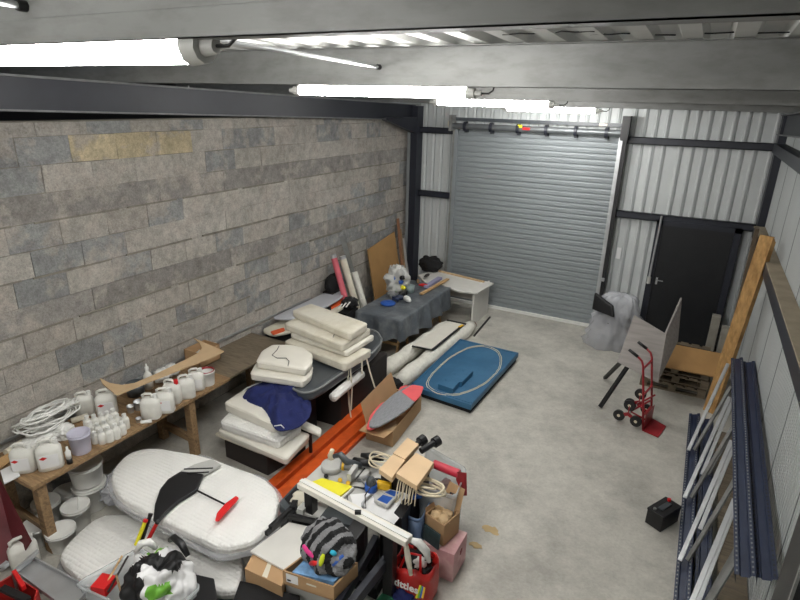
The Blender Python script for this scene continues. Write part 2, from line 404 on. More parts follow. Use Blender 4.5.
# right wall: fine ribbed panels, joint each metre
mb = MB(); XW = 6.27; per = .0625; y = -12.2; pts = []
while y < .15:
    pts += [(y, 0), (y+per*.55, 0), (y+per*.65, .008), (y+per*.9, .008)]
    y += per
P = []; F = []
for yy, d in pts: P += [(XW+d, yy, 0), (XW+d, yy, 4.35)]
for i in range(len(pts)-1): F.append((2*i, 2*i+1, 2*i+3, 2*i+2))
mb.add(P, F, False); mb.box(XW+.03, XW+.08, -12.2, .2, 0, 4.4)
wr = struct(mb.build('wall_right', 'sheet_r', origin=(XW, -6, 0)))
mb = MB()
for k in range(12): mb.box(XW-.003, XW+.01, -1.04-k-.007, -1.04-k+.007, 0, 4.3)
mb.build('panel_joint', 'groove', wr)
mb = MB(); mb.box(6.12, 6.14, -12, -.2, 2.05, 2.2); mb.build('rail_face', 'charcoal', wr)
mb = MB(); mb.box(6.12, 6.268, -12, -.2, 2.2, 2.215); mb.build('dusty_rail_top', mat('dusty_timber', (150, 138, 118), .85, var=.15), wr)
mb = MB(); mb.box(6.12, 6.14, -12, -.2, 3.3, 3.42); mb.box(6.12, 6.268, -12, -.2, 3.42, 3.43); mb.build('upper_rail', 'charcoal', wr)
mb = MB(); mb.box(-.25, 6.6, -12.4, -12.3, 0, 4.7); struct(mb.build('wall_front', mat('front_wall_grey', (170, 170, 168), .8)))
# roof sheet (ribs run with the slope, along y)
ZR = lambda y: 3.82-.026*y
mb = MB(); x = -2.2; pts = []
while x < 6.5:
    pts += [(x, 0), (x+.10, 0), (x+.125, .045), (x+.225, .045)]; x += .25
P = []; F = []
for xx, d in pts: P += [(xx, .3, ZR(.3)+.27+d), (xx, -12.4, ZR(-12.4)+.27+d)]
for i in range(len(pts)-1): F.append((2*i, 2*i+1, 2*i+3, 2*i+2))
mb.add(P, F, False)
ceil = struct(mb.build('ceiling', 'roof', origin=(3, -6, 4.2)))
# columns, rafters, purlins
def ibeam_col(mb, x0, x1, y0, y1, z0, z1):
    t = .012; mb.box(x0, x1, y0, y0+t, z0, z1); mb.box(x0, x1, y1-t, y1, z0, z1); mb.box((x0+x1)/2-t/2, (x0+x1)/2+t/2, y0, y1, z0, z1)
mb = MB(); mb.box(.16, .30, -.16, .09, 0, 3.8); mb.hexa([(.17, -.16, 3.3), (.29, -.16, 3.3), (.29, -1.3, 3.56), (.17, -1.3, 3.56)], [(.17, -.16, 3.6), (.29, -.16, 3.6), (.29, -1.3, 3.6), (.17, -1.3, 3.6)])
c1 = struct(mb.build('trim_1', 'charcoal'))
mb = MB(); mb.box(6.165, 6.268, -.14, .09, 0, 3.84); struct(mb.build('trim_2', 'charcoal'))
mb = MB()
for a, b in (((6.19, 3.44), (6.2, 3.5)),):
    pass
def rafter(x0, x1, nm):
    mb = MB(); y0, y1 = -.02, -12.2
    def bar(xa, xb, za, zb):
        mb.hexa([(xa, y0, ZR(y0)+za), (xb, y0, ZR(y0)+za), (xb, y1, ZR(y1)+za), (xa, y1, ZR(y1)+za)], [(xa, y0, ZR(y0)+zb), (xb, y0, ZR(y0)+zb), (xb, y1, ZR(y1)+zb), (xa, y1, ZR(y1)+zb)])
    bar((x0+x1)/2-.005, (x0+x1)/2+.005, -.27, -.01); bar(x0, x1, -.012, 0)
    bar(x0, x1, -.28, -.268)
    o = struct(mb.build(nm, 'charcoal'))
    s__ = 1 if x0 < 3 else 0
    mb = MB(); xe = x1 if s__ else x0
    bar(xe-.014, xe+.002, -.282, -.266); bar(xe-.014, xe+.002, -.014, .004); mb.build('flange_highlight', 'lip_lit', o)  # pale strips paint the light caught by the dusty flange edges
    m2 = MB()
    for k in range(14):
        yy = -.8-k*.8
        for q in (-.2, -.05):
            if k % 3 == 0: m2.cyl((x1-.01, yy, ZR(yy)), (x1-.01, yy, ZR(yy)+.02), .012, seg=6)
    m2.build('bolt', 'galv2', o)
    return o
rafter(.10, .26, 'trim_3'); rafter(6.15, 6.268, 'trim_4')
PUR = [-1.3, -3.8, -6.3, -8.8, -11.2]
for i, y in enumerate(PUR):
    mb = MB(); z = ZR(y)+.004; x0, x1 = -2.0, 6.262; h = .262
    mb.box(x0, x1, y, y+.004, z, z+h); mb.box(x0, x1, y, y+.07, z, z+.004); mb.box(x0, x1, y+.066, y+.07, z, z+.02); mb.box(x0, x1, y-.065, y, z+h-.004, z+h)
    mb.box(x0, x1, y-.003, y, z+.085, z+.16)
    struct(mb.build('trim_%d' % (i+5), 'galv'))
# sag rods between the purlins
for i, (px, py, yy) in enumerate(((379, 67, -6.3), (24, 6, -8.8))):
    p = AY(px, py, yy-.01); t = tag(MB().cyl((p.x, yy-.03, p.z), (p.x+.02, yy-2.4, p.z+.05), .012, seg=10).build('tie_rod', 'galv2'), ('thin shiny tie rod meeting the middle roof purlin' if i == 0 else 'thin shiny tie rod meeting the nearest roof purlin at the upper left corner'), 'rod')
    MB().cyl((p.x, yy, p.z), (p.x, yy-.035, p.z), .02, seg=8).build('end_nut', 'black', t)
# black cable scraps under the roof
for i, (px, py) in enumerate(((520, 33), (575, 31), (610, 33), (655, 35), (712, 33), (775, 32))):
    c = AY(px, py, -7.2); z = ZR(-7.2)+.262; c = A(px, py, z)
    pth = [c+Vector(((k-3)*.035, random.uniform(-.02, .02), random.uniform(-.006, .0))) for k in range(7)]
    tag(MB().tube(pth, .004, 5).build('cable_tie', 'black_m'), 'short black wire hanging under the ribbed roof sheet between two purlins', 'wire', 'black wires under the roof')
# ------------------------------------------------------------------ lamps
def lamp(y, x0, x1, z, lab, r=.036):
    t = thing('tube_light', ((x0+x1)/2, y, z-r), lab, 'ceiling light')
    mb = MB(); mb.tube([(x0+.06, y, z), (x1-.06, y, z)], r, 14); mb.build('diffuser', 'tube', t)
    for s, x in ((1, x0), (-1, x1)):
        mb = MB(); mb.cyl((x+.06*s, y, z), (x, y, z), r*1.15, r*1.0, 10); mb.cyl((x, y, z), (x-.05*s, y, z), r*.6, r*.45, 10); mb.build('end_cap', 'greyl', t)
    mb = MB(); mb.tube([(x1+.03, y, z), (x1+.10, y, z), (x1+.13, y, z+.02), (x1+.14, y+.01, z+.075)], .006, 6); mb.build('cable', 'black', t)
    for f in (.25, .75):
        mb = MB(); xx = x0+(x1-x0)*f; mb.box(xx-.012, xx+.012, y-.02, y+.02, z+r*.9, z+r*1.35); mb.build('clip', 'galv', t)
    return t
lamp(-8.74, 2.24, 3.82, ZR(-8.74)-.012, 'large bright tube light nearest the camera at upper left', .052)
lamp(-6.25, 2.2, 3.78, ZR(-6.25)-.035, 'second bright tube light, hung under the middle purlin above the block wall corner')
lamp(-3.75, 2.3, 3.74, ZR(-3.75)-.035, 'third bright tube light, just left above the roller shutter')
lamp(-1.25, 2.35, 3.8, ZR(-1.25)-.04, 'farthest tube light, closest to the roller shutter box')
lamp(-11.15, 2.1, 3.6, ZR(-11.15)-.065, 'tube light behind the viewer under the last purlin')
# ------------------------------------------------------------------ roller shutter, doors
mb = MB(); n = 35; P = []; F = []; zt = 3.36
H = zt/n
for k in range(n):
    for u, d in ((0, .0), (.05, -.012), (.18, -.016), (.36, -.018), (.42, -.013), (.48, -.018), (.72, -.018), (.88, -.014), (.95, 0)):
        P += [(1.06, .02+d, k*H+u*H+.04), (4.04, .02+d, k*H+u*H+.04)]
for i in range(len(P)//2-1): F.append((2*i, 2*i+1, 2*i+3, 2*i+2))
mb.add(P, F, False)
sh = struct(mb.build('door_1', 'shutter', origin=(2.55, 0, 0)))
MB().box(1.07, 4.0, -.04, .03, 0.005, .06).build('bottom_bar_daylight', 'white', sh)  # bar coloured white to stand in for the daylight gap at the floor
MB().box(1.04, 1.10, -.06, .06, 0, 3.4).build('guide_rail', 'shutter', sh)
MB().box(3.97, 4.03, -.06, .06, 0, 3.4).build('guide_rail', 'galv2', sh)
MB().box(4.04, 4.10, -.09, .0, .2, 3.42).build('chain_channel', 'black', sh)
MB().box(4.0, 4.12, -.22, .0, 3.36, 3.74).build('end_plate', 'black', sh)
MB().box(.98, 1.03, -.22, .0, 3.38, 3.66).build('end_plate', 'galv', sh)
MB().cyl((.94, -.12, 3.5), (1.0, -.12, 3.5), .06).build('motor_cap', 'yellow' if 0 else 'cream', sh)
MB().cyl((1.03, -.12, 3.47), (4.0, -.12, 3.47), .055).build('barrel', mat('barrel_grey', (104, 108, 110), .35, metal=.4), sh)
MB().box(1.03, 4.0, -.02, .0, 3.56, 3.62).build('header_bar', 'hull', sh)
for k in range(6):
    x = 1.25+k*.5; mb = MB(); mb.cyl((x, -.12, 3.47), (x+.05, -.12, 3.47), .085); mb.box(x, x+.05, -.1, 0, 3.36, 3.44); mb.build('barrel_collar', 'charcoal', sh)
MB().box(2.37, 2.50, -.185, -.172, 3.455, 3.5).build('red_tag', 'redbright', sh)
MB().box(2.28, 2.36, -.185, -.172, 3.49, 3.54).build('yellow_tag', 'yellow', sh)
MB().box(3.62, 3.75, -.03, -.02, 3.57, 3.61).build('pale_sticker', 'cream', sh)
# steel door
mb = MB(); mb.box(4.76, 4.86, -.05, .08, 0, 2.12); mb.box(5.90, 6.0, -.05, .08, 0, 2.12); mb.box(4.76, 6.0, -.05, .08, 2.04, 2.12)
d2 = struct(mb.build('door_2', 'charcoal', origin=(5.4, 0, 0)))
MB().box(4.86, 5.90, -.02, .05, .01, 2.04).build('door_leaf', 'blackdoor', d2, bevel=.004)
mb = MB(); mb.box(4.905, 4.935, -.035, -.02, 1.02, 1.14); mb.cyl((4.92, -.03, 1.1), (4.92, -.07, 1.1), .008); mb.cyl((4.92, -.07, 1.1), (5.02, -.07, 1.1), .008); mb.build('handle', 'galv2', d2)
p = AY(665, 218, -.08); q = AY(653, 276, -.08)
t = tag(MB().cyl((4.82, -.09, 2.2), (4.80, -.09, 1.15), .018).build('conduit', 'galv2'), 'slim shiny conduit dropping beside the black steel door', 'conduit')
MB().cyl((4.80, -.09, 1.15), (4.80, -.09, 1.03), .03).build('switch_box', 'greyl', t)
MB().box(4.12, 4.18, -.0, .02, 1.35, 1.5)
tag(MB().box(4.2, 4.27, .055, .062, 1.35, 1.55).build('notice', 'paper'), 'small white notice on the wall sheet right of the shutter', 'notice')
t = tag(MB().box(4.03, 4.09, -.14, -.09, .95, 1.0).build('shutter_lock', 'galv2'), 'small shiny chain keeper on the right shutter channel', 'lock')
# ------------------------------------------------------------------ workbench along block wall
BZ = .76
t = thing('workbench', (.45, -6.5, 0), 'long rough wooden workbench along the block wall covered in white jugs', 'workbench')
yn = -8.18
mb = MB(); mb.box(.42, .8, yn, -5.9, BZ-.04, BZ); mb.build('worktop', 'wood', t, bevel=.004)
mb = MB(); mb.box(.06, .415, yn, -5.9, BZ-.04, BZ-.002); mb.build('worktop', 'wood', t, bevel=.004)
mb = MB(); mb.box(.08, .78, -5.895, -4.75, BZ-.03, BZ-.004); mb.build('worktop', 'greywood', t, bevel=.003)
for x, y in ((.73, yn+.08), (.72, -6.45), (.14, yn+.1), (.14, -6.4), (.7, -4.9), (.14, -4.9)):
    mb = MB(); mb.box(x-.045, x+.045, y-.04, y+.04, 0, BZ-.04); mb.build('leg', 'wood', t, bevel=.003)
mb = MB(); mb.beam((.14, yn+.1, .2), (.73, yn+.08, .2), .04, .09); mb.build('stretcher', 'wood', t)
mb = MB(); mb.beam((.14, -6.4, .2), (.72, -6.45, .2), .04, .09); mb.build('stretcher', 'wood', t)
t = tag(MB().box(.004, .03, -8.6, -3.3, .97-.16, .99-.16).build('wall_strip', 'galv2'), 'thin pale metal strip along the block wall behind the workbench', 'strip')
# jug prototype (5 litre), built at origin
def make_jug(name='jerry_can', w=.19, d=.13, h=.27, cap='white', m='jug', red=True):
    t = bpy.data.objects.new(name, None); COL.objects.link(t); ORI[t.name] = Vector()
    mb = MB(); c = [Vector((-w/2, -d/2, 0)), Vector((w/2, -d/2, 0)), Vector((w/2, d/2, 0)), Vector((-w/2, d/2, 0))]
    p = resamp(chaikin(c, 3), 32)
    prof = [(.008, 0), (0, .01), (0, h*.66), (.006, h*.72), (.03, h*.84), (.04, h*.86)]
    mb.rings([[Vector((q.x*(1-2*i/w), q.y*(1-2*i/d), z)) for q in p] for i, z in prof]); mb.build('body', m, t)
    mb = MB(); mb.tube([(-w*.32, 0, h*.80), (-w*.34, 0, h*.95), (-w*.2, 0, h), (w*.08, 0, h), (w*.16, 0, h*.94), (w*.17, 0, h*.82)], .014, 8); mb.build('handle', m, t)
    mb = MB(); mb.cyl((w*.3, 0, h*.82), (w*.3, 0, h*1.0), .022, seg=14); mb.build('cap', cap, t)
    if red:
        mb = MB(); mb.box(-w*.36, w*.36, -d/2-.002, -d/2+.002, h*.15, h*.58); mb.build('label_patch', 'paper', t)
        mb = MB(); mb.slab([(-w*.36+.0, -d/2-.003, h*.5), (-w*.36+.03, -d/2-.003, h*.56), (-w*.36+.06, -d/2-.003, h*.5), (-w*.36+.03, -d/2-.003, h*.44)], (0, .001, 0)); mb.build('hazard_diamond', 'redbright', t)
    return t
def put(o, pos, rz, label, cat, group=None, scale=1.):
    o.location = pos; o.rotation_euler = (0, 0, rz); o.scale = scale if isinstance(scale, tuple) else (scale,)*3
    return tag(o, label, cat, group)
def B(px, py, z=BZ): return A(px, py, z)
jA = make_jug(red=True); jB = make_jug(red=False); jC = make_jug(cap='redbright', red=False)
put(jA, B(26, 470), R(40), 'white jug with a printed label at the near end of the workbench', 'jug')
dup(jA, B(52, 467), R(55), 1.05, 'white jug with red diamond beside the brush bottle near the bench end')
dup(jA, B(108, 414), R(50), 1.05, 'white jug with red mark just left of the cut board end')
put(jB, B(86, 414), R(60), 'bare cream jug standing at the wall behind the small bottles', 'jug', None, .95)
dup(jB, B(152, 417), R(30), 1.0, 'white jug at the bench front, left of a row of five')
dup(jA, B(166, 411), R(38), 1.0, 'white jug with red label, second of the row at the bench front')
put(jC, B(173, 402), R(30), 'white jug with a red cap half hidden in the row on the workbench', 'jug')
dup(jB, B(187, 397), R(50), 1.0, 'white jug just past the red capped one on the bench')
dup(jA, B(197, 389), R(45), .95, 'white jug touching the red rimmed tub on the bench')
dup(jB, A(27, 566, 0), R(70), 1.15, 'white jug standing on the floor beside the near bench leg')
def bucket(name, r, h, m, rim=None, lid=None, bail=True):
    t = bpy.data.objects.new(name, None); COL.objects.link(t); ORI[t.name] = Vector()
    MB().lathe([(0, 0), (r*.86, 0), (r*.88, .01), (r, h*.86), (r*1.05, h*.87), (r*1.05, h*.93), (r, h*.94), (r, h), (r*.95, h), (r*.93, h*.5), (0, h*.45)], (0, 0, 0)).build('body', m, t)
    if rim: MB().lathe([(r*1.0, h*.97), (r*1.03, h*.99), (r*1.0, h*1.02), (r*.9, h*1.01), (r*.9, h*.9)], (0, 0, 0)).build('rim', rim, t)
    if lid: MB().lathe([(r*1.02, h*.97), (r*1.05, h*.975), (r*1.05, h*1.02), (r*1.0, h*1.02), (r*.97, h*1.005), (r*.5, h*1.008), (0, h*1.01)], (0, 0, 0)).build('lid', lid, t)
    if bail:
        MB().tube([(r*1.06*cos(a), r*1.06*sin(a)*.98, h*.86-.06*sin(a)) for a in [i*pi/10 for i in range(11)]], .003, 6).build('bail', 'galv2', t)
    return t
b1 = put(bucket('paint_bucket', .092, .2, 'lilac', lid='lilac'), B(82, 451), 1, 'lilac grey lidded bucket at the bench front', 'bucket')
b2 = put(bucket('paint_tub', .085, .18, 'white', rim='red'), B(208, 384), 2, 'white tub with a red smeared rim at the far end of the jug row', 'bucket')
tin = put(bucket('metal_tin', .05, .11, 'galv2', lid=None), B(146, 416), .5, 'open silver tin beside the row of jugs', 'tin')
dup(tin, B(139, 409), 1, .9, 'silver tin standing behind the front open tin')
dup(tin, B(131, 412), 2, .7, 'smallest silver tin left of the others')
dup(tin, B(139, 422), 0, (.55, .55, .45), 'squat silver cup in front of the tins at the bench edge')
mb = MB(); mb.cyl((0, 0, .02), (.1, .02, .02), .018); o = mb.build('glue_tube', 'white', origin=(0, 0, 0)); put(o, B(141, 424), .6, 'white glue tube lying in front of the silver tins', 'tube')
# small bottles
def small_bottle():
    t = bpy.data.objects.new('small_bottle', None); COL.objects.link(t); ORI[t.name] = Vector()
    MB().lathe([(0, 0), (.03, 0), (.032, .006), (.032, .075), (.028, .09), (.014, .1), (.014, .104), (0, .104)], (0, 0, 0), 14).build('body', 'jug', t)
    MB().cyl((0, 0, .102), (0, 0, .128), .016, seg=12).build('cap', 'white', t)
    return t
sb = small_bottle(); first = True; used = []
for px, py in ((96, 443), (103, 443), (110, 441), (117, 438), (123, 434), (92, 436), (99, 436), (106, 434), (113, 431), (119, 428), (89, 430), (96, 429), (103, 427), (109, 425), (126, 428), (115, 423)):
    lab = 'small white capped bottle in the cluster right of the lilac bucket'; g = 'small white bottles on the workbench'
    pos = B(px, py)
    if first: put(sb, pos, 0, lab, 'bottle', g); first = False
    else: dup(sb, pos, random.uniform(0, 3), random.uniform(1.1, 1.3), lab, g)
t = thing('brush_bottle', B(70, 463), 'small white bottle with black base beside the near jugs', 'bottle'); c = B(70, 463)
MB().lathe([(0, 0), (.024, 0), (.024, .05), (0, .05)], c, 12).build('base', 'black', t); MB().lathe([(0, .05), (.022, .05), (.024, .12), (.01, .14), (.01, .17), (0, .17)], c, 12).build('body', 'white', t)
# crumpled white bags
labs = ['crumpled white plastic bag at the back left of the bench, lowest and nearest', 'crumpled white plastic bag in the middle of the bench end heap', 'crumpled white plastic bag touching the lilac bucket', 'crumpled white plastic bag just below the white hose coil']
for i, (px, py, sx, sz) in enumerate(((32, 450, .11, .06), (46, 443, .12, .07), (62, 436, .11, .07), (46, 432, .12, .07))):
    c = B(px, py); tag(MB().blob(c+Vector((0, 0, sz*.8)), (sx, sx*.85, sz), 3+i, .55, 2.8, 4).build('plastic_bag', 'white'), labs[i], 'bag')
# white hose coil
mb = MB(); c = AX(47, 416, .2); pth = []
for k in range(150):
    a = k*.42; rr = .2+.06*sin(k*.37)+.03*sin(k*1.3); pth.append(c+Vector((rr*.5*cos(a), rr*1.15*sin(a), .03*sin(k*.23)+.02*sin(k*.9)+.04*cos(a*.5))))
mb.tube(pth, .009, 6); tag(mb.build('hose', 'white'), 'tangled coil of thin white hose on top of the bags by the wall', 'hose')
a = B(6, 453, BZ+.04); b = B(22, 443, BZ+.04); a.x = max(a.x, .1)
tag(MB().cyl(a, b, .035).build('cardboard_tube', 'cream'), 'cream cardboard tube lying at the near left end of the bench', 'tube')
a = B(71, 421, BZ+.03); b = B(88, 416, BZ+.03)
tag(MB().cyl(a, b, .03).build('paint_roller', 'cream'), 'cream roller sleeve lying in front of the bare cream jug', 'roller')
tag(MB().prism([A(0, 470, .79)[:2], A(14, 463, .79)[:2], A(20, 475, .79)[:2], A(4, 483, .79)[:2]], .775, .785).build('paper_sheet', 'paper'), 'white paper sheet sticking out at the near end of the bench', 'paper')
tag(MB().prism([A(-8, 463, .80)[:2], A(11, 451, .80)[:2], A(14, 458, .80)[:2], A(-4, 470, .80)[:2]], .787, .80).build('wood_offcut', 'pine'), 'brown timber offcut on the bench end above the paper sheet', 'wood')
# cut board lying over the jugs
poly = [(100, 379), (110, 384), (122, 386), (135, 384), (158, 374), (187, 360), (198, 354), (202, 349), (200, 344), (194, 339), (224, 352), (215, 357), (184, 369), (151, 382), (117, 396), (103, 385)]
z = BZ+.29
mb = MB(); mb.prism([A(x, y, z)[:2] for x, y in poly], z, z+.014); tag(mb.build('template_board', 'card2'), 'long cut out tan board with a curved notch lying over the jugs', 'board')
t = thing('cardboard_box', B(186, 357), 'small brown cardboard box against the block wall at the notch of the cut board', 'box'); c = B(188, 362)
x0, x1, y0, y1 = .07, .33, c.y-.05, c.y+.28; h = BZ+.2
mb = MB(); mb.box(x0, x1, y0, y1, BZ, BZ+.01); mb.box(x0, x0+.008, y0, y1, BZ, h); mb.box(x1-.008, x1, y0, y1, BZ, h); mb.box(x0, x1, y0, y0+.008, BZ, h); mb.box(x0, x1, y1-.008, y1, BZ, h); mb.build('box_body', 'card', t)
MB().blob(((x0+x1)/2, (y0+y1)/2, BZ+.09), (.09, .1, .05), 5, .5, 3, 3).build('white_contents', 'white', t)
t = thing('pump_bottle', (.2, 0, BZ), 'tall white pump bottle against the block wall behind the cut board', 'bottle'); c = Vector((.2, AX(148, 378, .2).y, BZ)); t.location = c; ORI[t.name] = c
MB().lathe([(0, 0), (.05, 0), (.05, .15), (.03, .19), (.018, .2), (.018, .22), (0, .22)], c, 16).build('body', 'jug', t); MB().lathe([(.02, .22), (.022, .26), (.008, .27), (.008, .30), (0, .3)], c, 12).build('pump', 'white', t)
c2 = Vector((.2, c.y-.17, BZ)); tag(MB().lathe([(0, 0), (.09, 0), (.1, .14), (.09, .14), (.08, .05), (0, .05)], c2).build('tub', 'hull'), 'dark grey tub beside the pump bottle at the wall', 'tub')
for i, (px, py) in enumerate(((160, 366), (170, 362))):
    p = AX(px, py, .22); tag(MB().blob((.22, p.y, BZ+.09), (.07, .09, .08), 20+i, .6, 3, 3).build('mask', 'white'), ['crumpled white mask against the wall next to the pump bottle', 'crumpled white mask against the wall next to the cardboard box'][i], 'mask')
# buckets under bench
wbk = put(bucket('white_bucket', .15, .27, 'white', lid='white'), A(93, 505, 0), 0, 'white lidded bucket at the bottom of the stack under the bench', 'bucket')
dup(wbk, A(93, 505, 0)+Vector((0, 0, .285)), 1, (1, 1, .8), 'white bucket on top of the stack under the bench')
for i, (px, py, lab) in enumerate(((41, 540, 'white bucket left of the near bench leg'), (50, 520, 'white bucket behind the near bench leg'), (64, 546, 'white bucket right of the near bench leg, closest to the wrapped cushion'), (79, 524, 'white bucket holding a thin white stick, in front of the bucket stack'), (70, 506, 'white bucket left of the tall bucket stack'))):
    dup(wbk, A(px, py, 0), i, (.8, .8, .7+.12*(i % 2)), lab)
tag(MB().cyl(A(78, 512, .2), A(78, 497, .32), .007).build('stir_stick', 'white'), 'thin white stirring stick standing on a bucket lid', 'stick')
# ------------------------------------------------------------------ bubble wrapped cushions
up_ = [(110, 480), (112, 468), (128, 451), (150, 446), (205, 455), (262, 476), (277, 488), (280, 500), (274, 522), (254, 541), (222, 548), (190, 533), (150, 515), (118, 497)]
t = thing('wrapped_cushion', A(200, 500, .3), 'large white bubble wrapped cushion carrying the black hydrofoil', 'cushion')
pad_mb(PX(up_, .5), .39, .11, .035, .015, 1, .012).build('padding', 'bubble', t)
pad_mb([p for p in inset(resamp(PX(up_, .48), 56), -.035)], .37, .06, .012, .0, 0, .05, 3).build('loose_film', 'film', t)
lo_ = [(58, 558), (64, 545), (97, 514), (135, 514), (190, 528), (236, 545), (244, 562), (240, 590), (216, 592), (196, 576), (150, 560), (118, 566), (84, 586)]
t = thing('wrapped_cushion', A(150, 560, 0), 'lower white bubble wrapped cushion lying on the floor beside the clear tub', 'cushion')
pad_mb(PX(lo_, .2), .09, .11, .035, .015, 1, .012, 5).build('padding', 'bubble', t)
pad_mb([p for p in inset(resamp(PX(lo_, .2), 56), -.035)], .0, .09, .012, .0, 0, .04, 9).build('loose_film', 'film', t)
c = A(200, 505, 0); tag(MB().box(1.25, 2.2, -7.25, -7.0, 0, .355).build('storage_case', 'black'), 'black case hidden under the large wrapped cushion', 'case')
mb = MB(); mb.blob(A(118, 492, .1)+Vector((0, 0, .05)), (.22, .17, .1), 31, .5, 3.2, 4); tag(mb.build('plastic_wrap', 'film2'), 'crumple of clear plastic wrap between the bucket stack and the cushions', 'plastic wrap')
# hydrofoil
z = .525
t = thing('hydrofoil', A(190, 490, z), 'black hydrofoil with red tail wing lying on the wrapped cushion', 'hydrofoil')
mast = [(153, 521), (155, 505), (160, 490), (168, 480), (181, 472), (204, 475), (197, 491), (180, 501), (166, 513), (159, 522)]
pad_mb(PX(mast, z+.02), z, .035, .01, .0, 'f').build('mast', 'black', t)
pad_mb(PX([(180, 472), (195, 465), (212, 460), (221, 465), (204, 475)], z+.025), z+.005, .034, .008, .0, 'f').build('mast_foot', 'greyl', t)
for a, b in (((184, 469), (213, 468)), ((187, 473), (209, 472))):
    MB().beam(A(*a, z+.044), A(*b, z+.044), .012, .006).build('stripe', 'black', t)
MB().cyl(A(196, 490, z+.02), A(230, 507, z+.02), .008).build('fuselage', 'black', t)
pad_mb(PX([(215, 521), (217, 513), (225, 504), (236, 496), (239, 498), (236, 502), (229, 509), (219, 521)], z+.04), z+.03, .016, .005, .0, 'f').build('tail_wing', 'redbright', t)
# ------------------------------------------------------------------ near cushion stack
t = tag(MB().prism([A(x, y, .0)[:2] for x, y in ((226, 457), (268, 476), (306, 452), (270, 434))], 0, .27).build('storage_box', 'browndark', bevel=.01), 'dark brown box holding up the cushion stack with the navy cloth', 'box')
st = [
    ('thin beige board at the bottom of the cushion stack under the navy cloth', [(214, 434), (228, 426), (310, 440), (288, 460), (258, 452)], .275, .02, 'cream', 'board'),
    ('bottom off white cushion of the stack under the navy cloth, over the beige board', [(218, 429), (240, 412), (310, 433), (286, 459)], .30, .09, 'offw2', 'cushion'),
    ('quilted wrapped cushion second from bottom under the navy cloth', [(220, 421), (236, 404), (302, 424), (278, 441)], .395, .11, 'bubble', 'cushion'),
    ('top off white cushion directly under the navy cloth', [(224, 402), (245, 388), (303, 408), (274, 424)], .51, .12, 'offw2', 'cushion'),
]
for lab, pts, z0, tt, m, cat in st:
    o = pad_mb(PX(pts, z0+tt), z0, tt, .02 if tt > .05 else .005, .01 if tt > .05 else 0, 1, .004)
    ob = tag(o.build('foam_cushion' if cat == 'cushion' else 'backing_board', m), lab, cat)
    if cat == 'cushion': MB().tube([p+Vector((0, 0, z0+tt-.02)) for p in o.outline], .005, 5, True).build('piping', m, ob)
clo = [(241, 393), (252, 384), (275, 377), (298, 381), (309, 392), (311, 410), (300, 422), (277, 427), (270, 416), (263, 405), (249, 400)]
def drape(poly, zt, zb, amp=.03, seed=0, n=72, power=3, freq=8):
    p = resamp(chaikin(poly, 2), n); cen = sum(p, Vector())/n; mb = MB(); R_ = []
    for s_ in (1.03, 1., .95, .88, .8, .7, .6, .48, .36, .24, .12, .03):
        r = []
        for q in p:
            w = cen+(q-cen)*s_; zz = zb+(zt-zb)*(1-min(1, s_)**power)
            nn = noise.noise(Vector((w.x*freq+seed, w.y*freq, .3)))+.5*noise.noise(Vector((w.x*freq*2.2, w.y*freq*2.2+seed, 1)))
            ridge = abs(noise.noise(Vector((w.x*freq*.8+seed*2, w.y*freq*.8, 5))))
            zz += amp*(nn+1.2*ridge) if s_ < 1 else 0
            r.append(Vector((w.x+amp*.3*nn, w.y, zz)))
        R_.append(r)
    R_.insert(0, [q+Vector((0, 0, -.01)) for q in R_[0]])
    mb.rings(R_); return mb
tag(drape(PX(clo, .68), .77, .63, .06, 3, freq=13).build('navy_bag', 'navy'), 'rumpled navy blue cloth bag on the nearer cushion stack', 'bag')
for k, (pts) in enumerate((((243, 391), (247, 388), (256, 384), (262, 382)), ((279, 376), (280, 382)), ((274, 426), (281, 425), (284, 428)))):
    tag(MB().tube(PX(pts, .72), .006, 6).build('drawstring', 'white'), ['white cord at the left edge of the navy cloth', 'white cord end on top of the navy cloth', 'white knotted cord at the front corner of the navy cloth'][k], 'cord')
a = A(299, 423, .45); b = A(322, 432, .45)
tag(pad_mb(PX([(300, 418), (322, 428), (320, 434), (297, 424)], .45), .40, .05, .015, .004, 1).build('armrest_pad', 'offw2'), 'small off white pad sticking out right of the navy cloth stack', 'pad')
tag(MB().cyl((A(310, 430, .4))+Vector((0, 0, -.4)), A(310, 430, .4), .02).build('support_stand', 'black'), 'short black prop under the small off white pad', 'prop')
# ------------------------------------------------------------------ far cushions, hull, black box
tag(MB().prism([(1.86, -5.15), (1.78, -3.85), (.95, -3.9), (.95, -5.2)], 0, .5).build('storage_box', 'browndark', bevel=.012), 'black storage trunk under the grey hull and tall cushion pile', 'trunk')
tag(MB().prism([(1.6, -5.6), (1.6, -5.3), (1., -5.3), (1., -5.6)], 0, .62).build('storage_crate', 'black', bevel=.01), 'black crate between the trunk and the navy cloth stack', 'crate')
rl = [A(333, 402, .5), A(361, 378, .5)]
t = tag(MB().tube([rl[0]+Vector((0, 0, .06)), rl[0].lerp(rl[1], .3)+Vector((0, 0, .065)), rl[0].lerp(rl[1], .7)+Vector((0, 0, .06)), rl[1]+Vector((0, 0, .06))], [.055, .06, .058, .06], 12).build('wrapped_roll', 'bubble'), 'plastic wrapped roll lying on the black trunk below the hull', 'roll')
hull = [(291, 388), (299, 373), (322, 352), (362, 328), (377, 331), (383, 341), (372, 354), (345, 371), (318, 390), (304, 394)]
mb = pad_mb(PX(hull, .78), .66, .13, .04, -.03, 1); t = tag(mb.build('boat_hull', 'hull'), 'glossy dark grey moulded hull lying under the tall cushion pile', 'hull')
MB().tube([p+Vector((0, 0, .78)) for p in mb.outline], .014, 6, True).build('gunwale', 'grey', t)
tag(MB().prism([(1.5, -5.0), (1.5, -4.2), (1.1, -4.2), (1.1, -5.0)], .5, .66).build('spacer_box', 'black_m'), 'flat black box between the trunk and the hull', 'box')
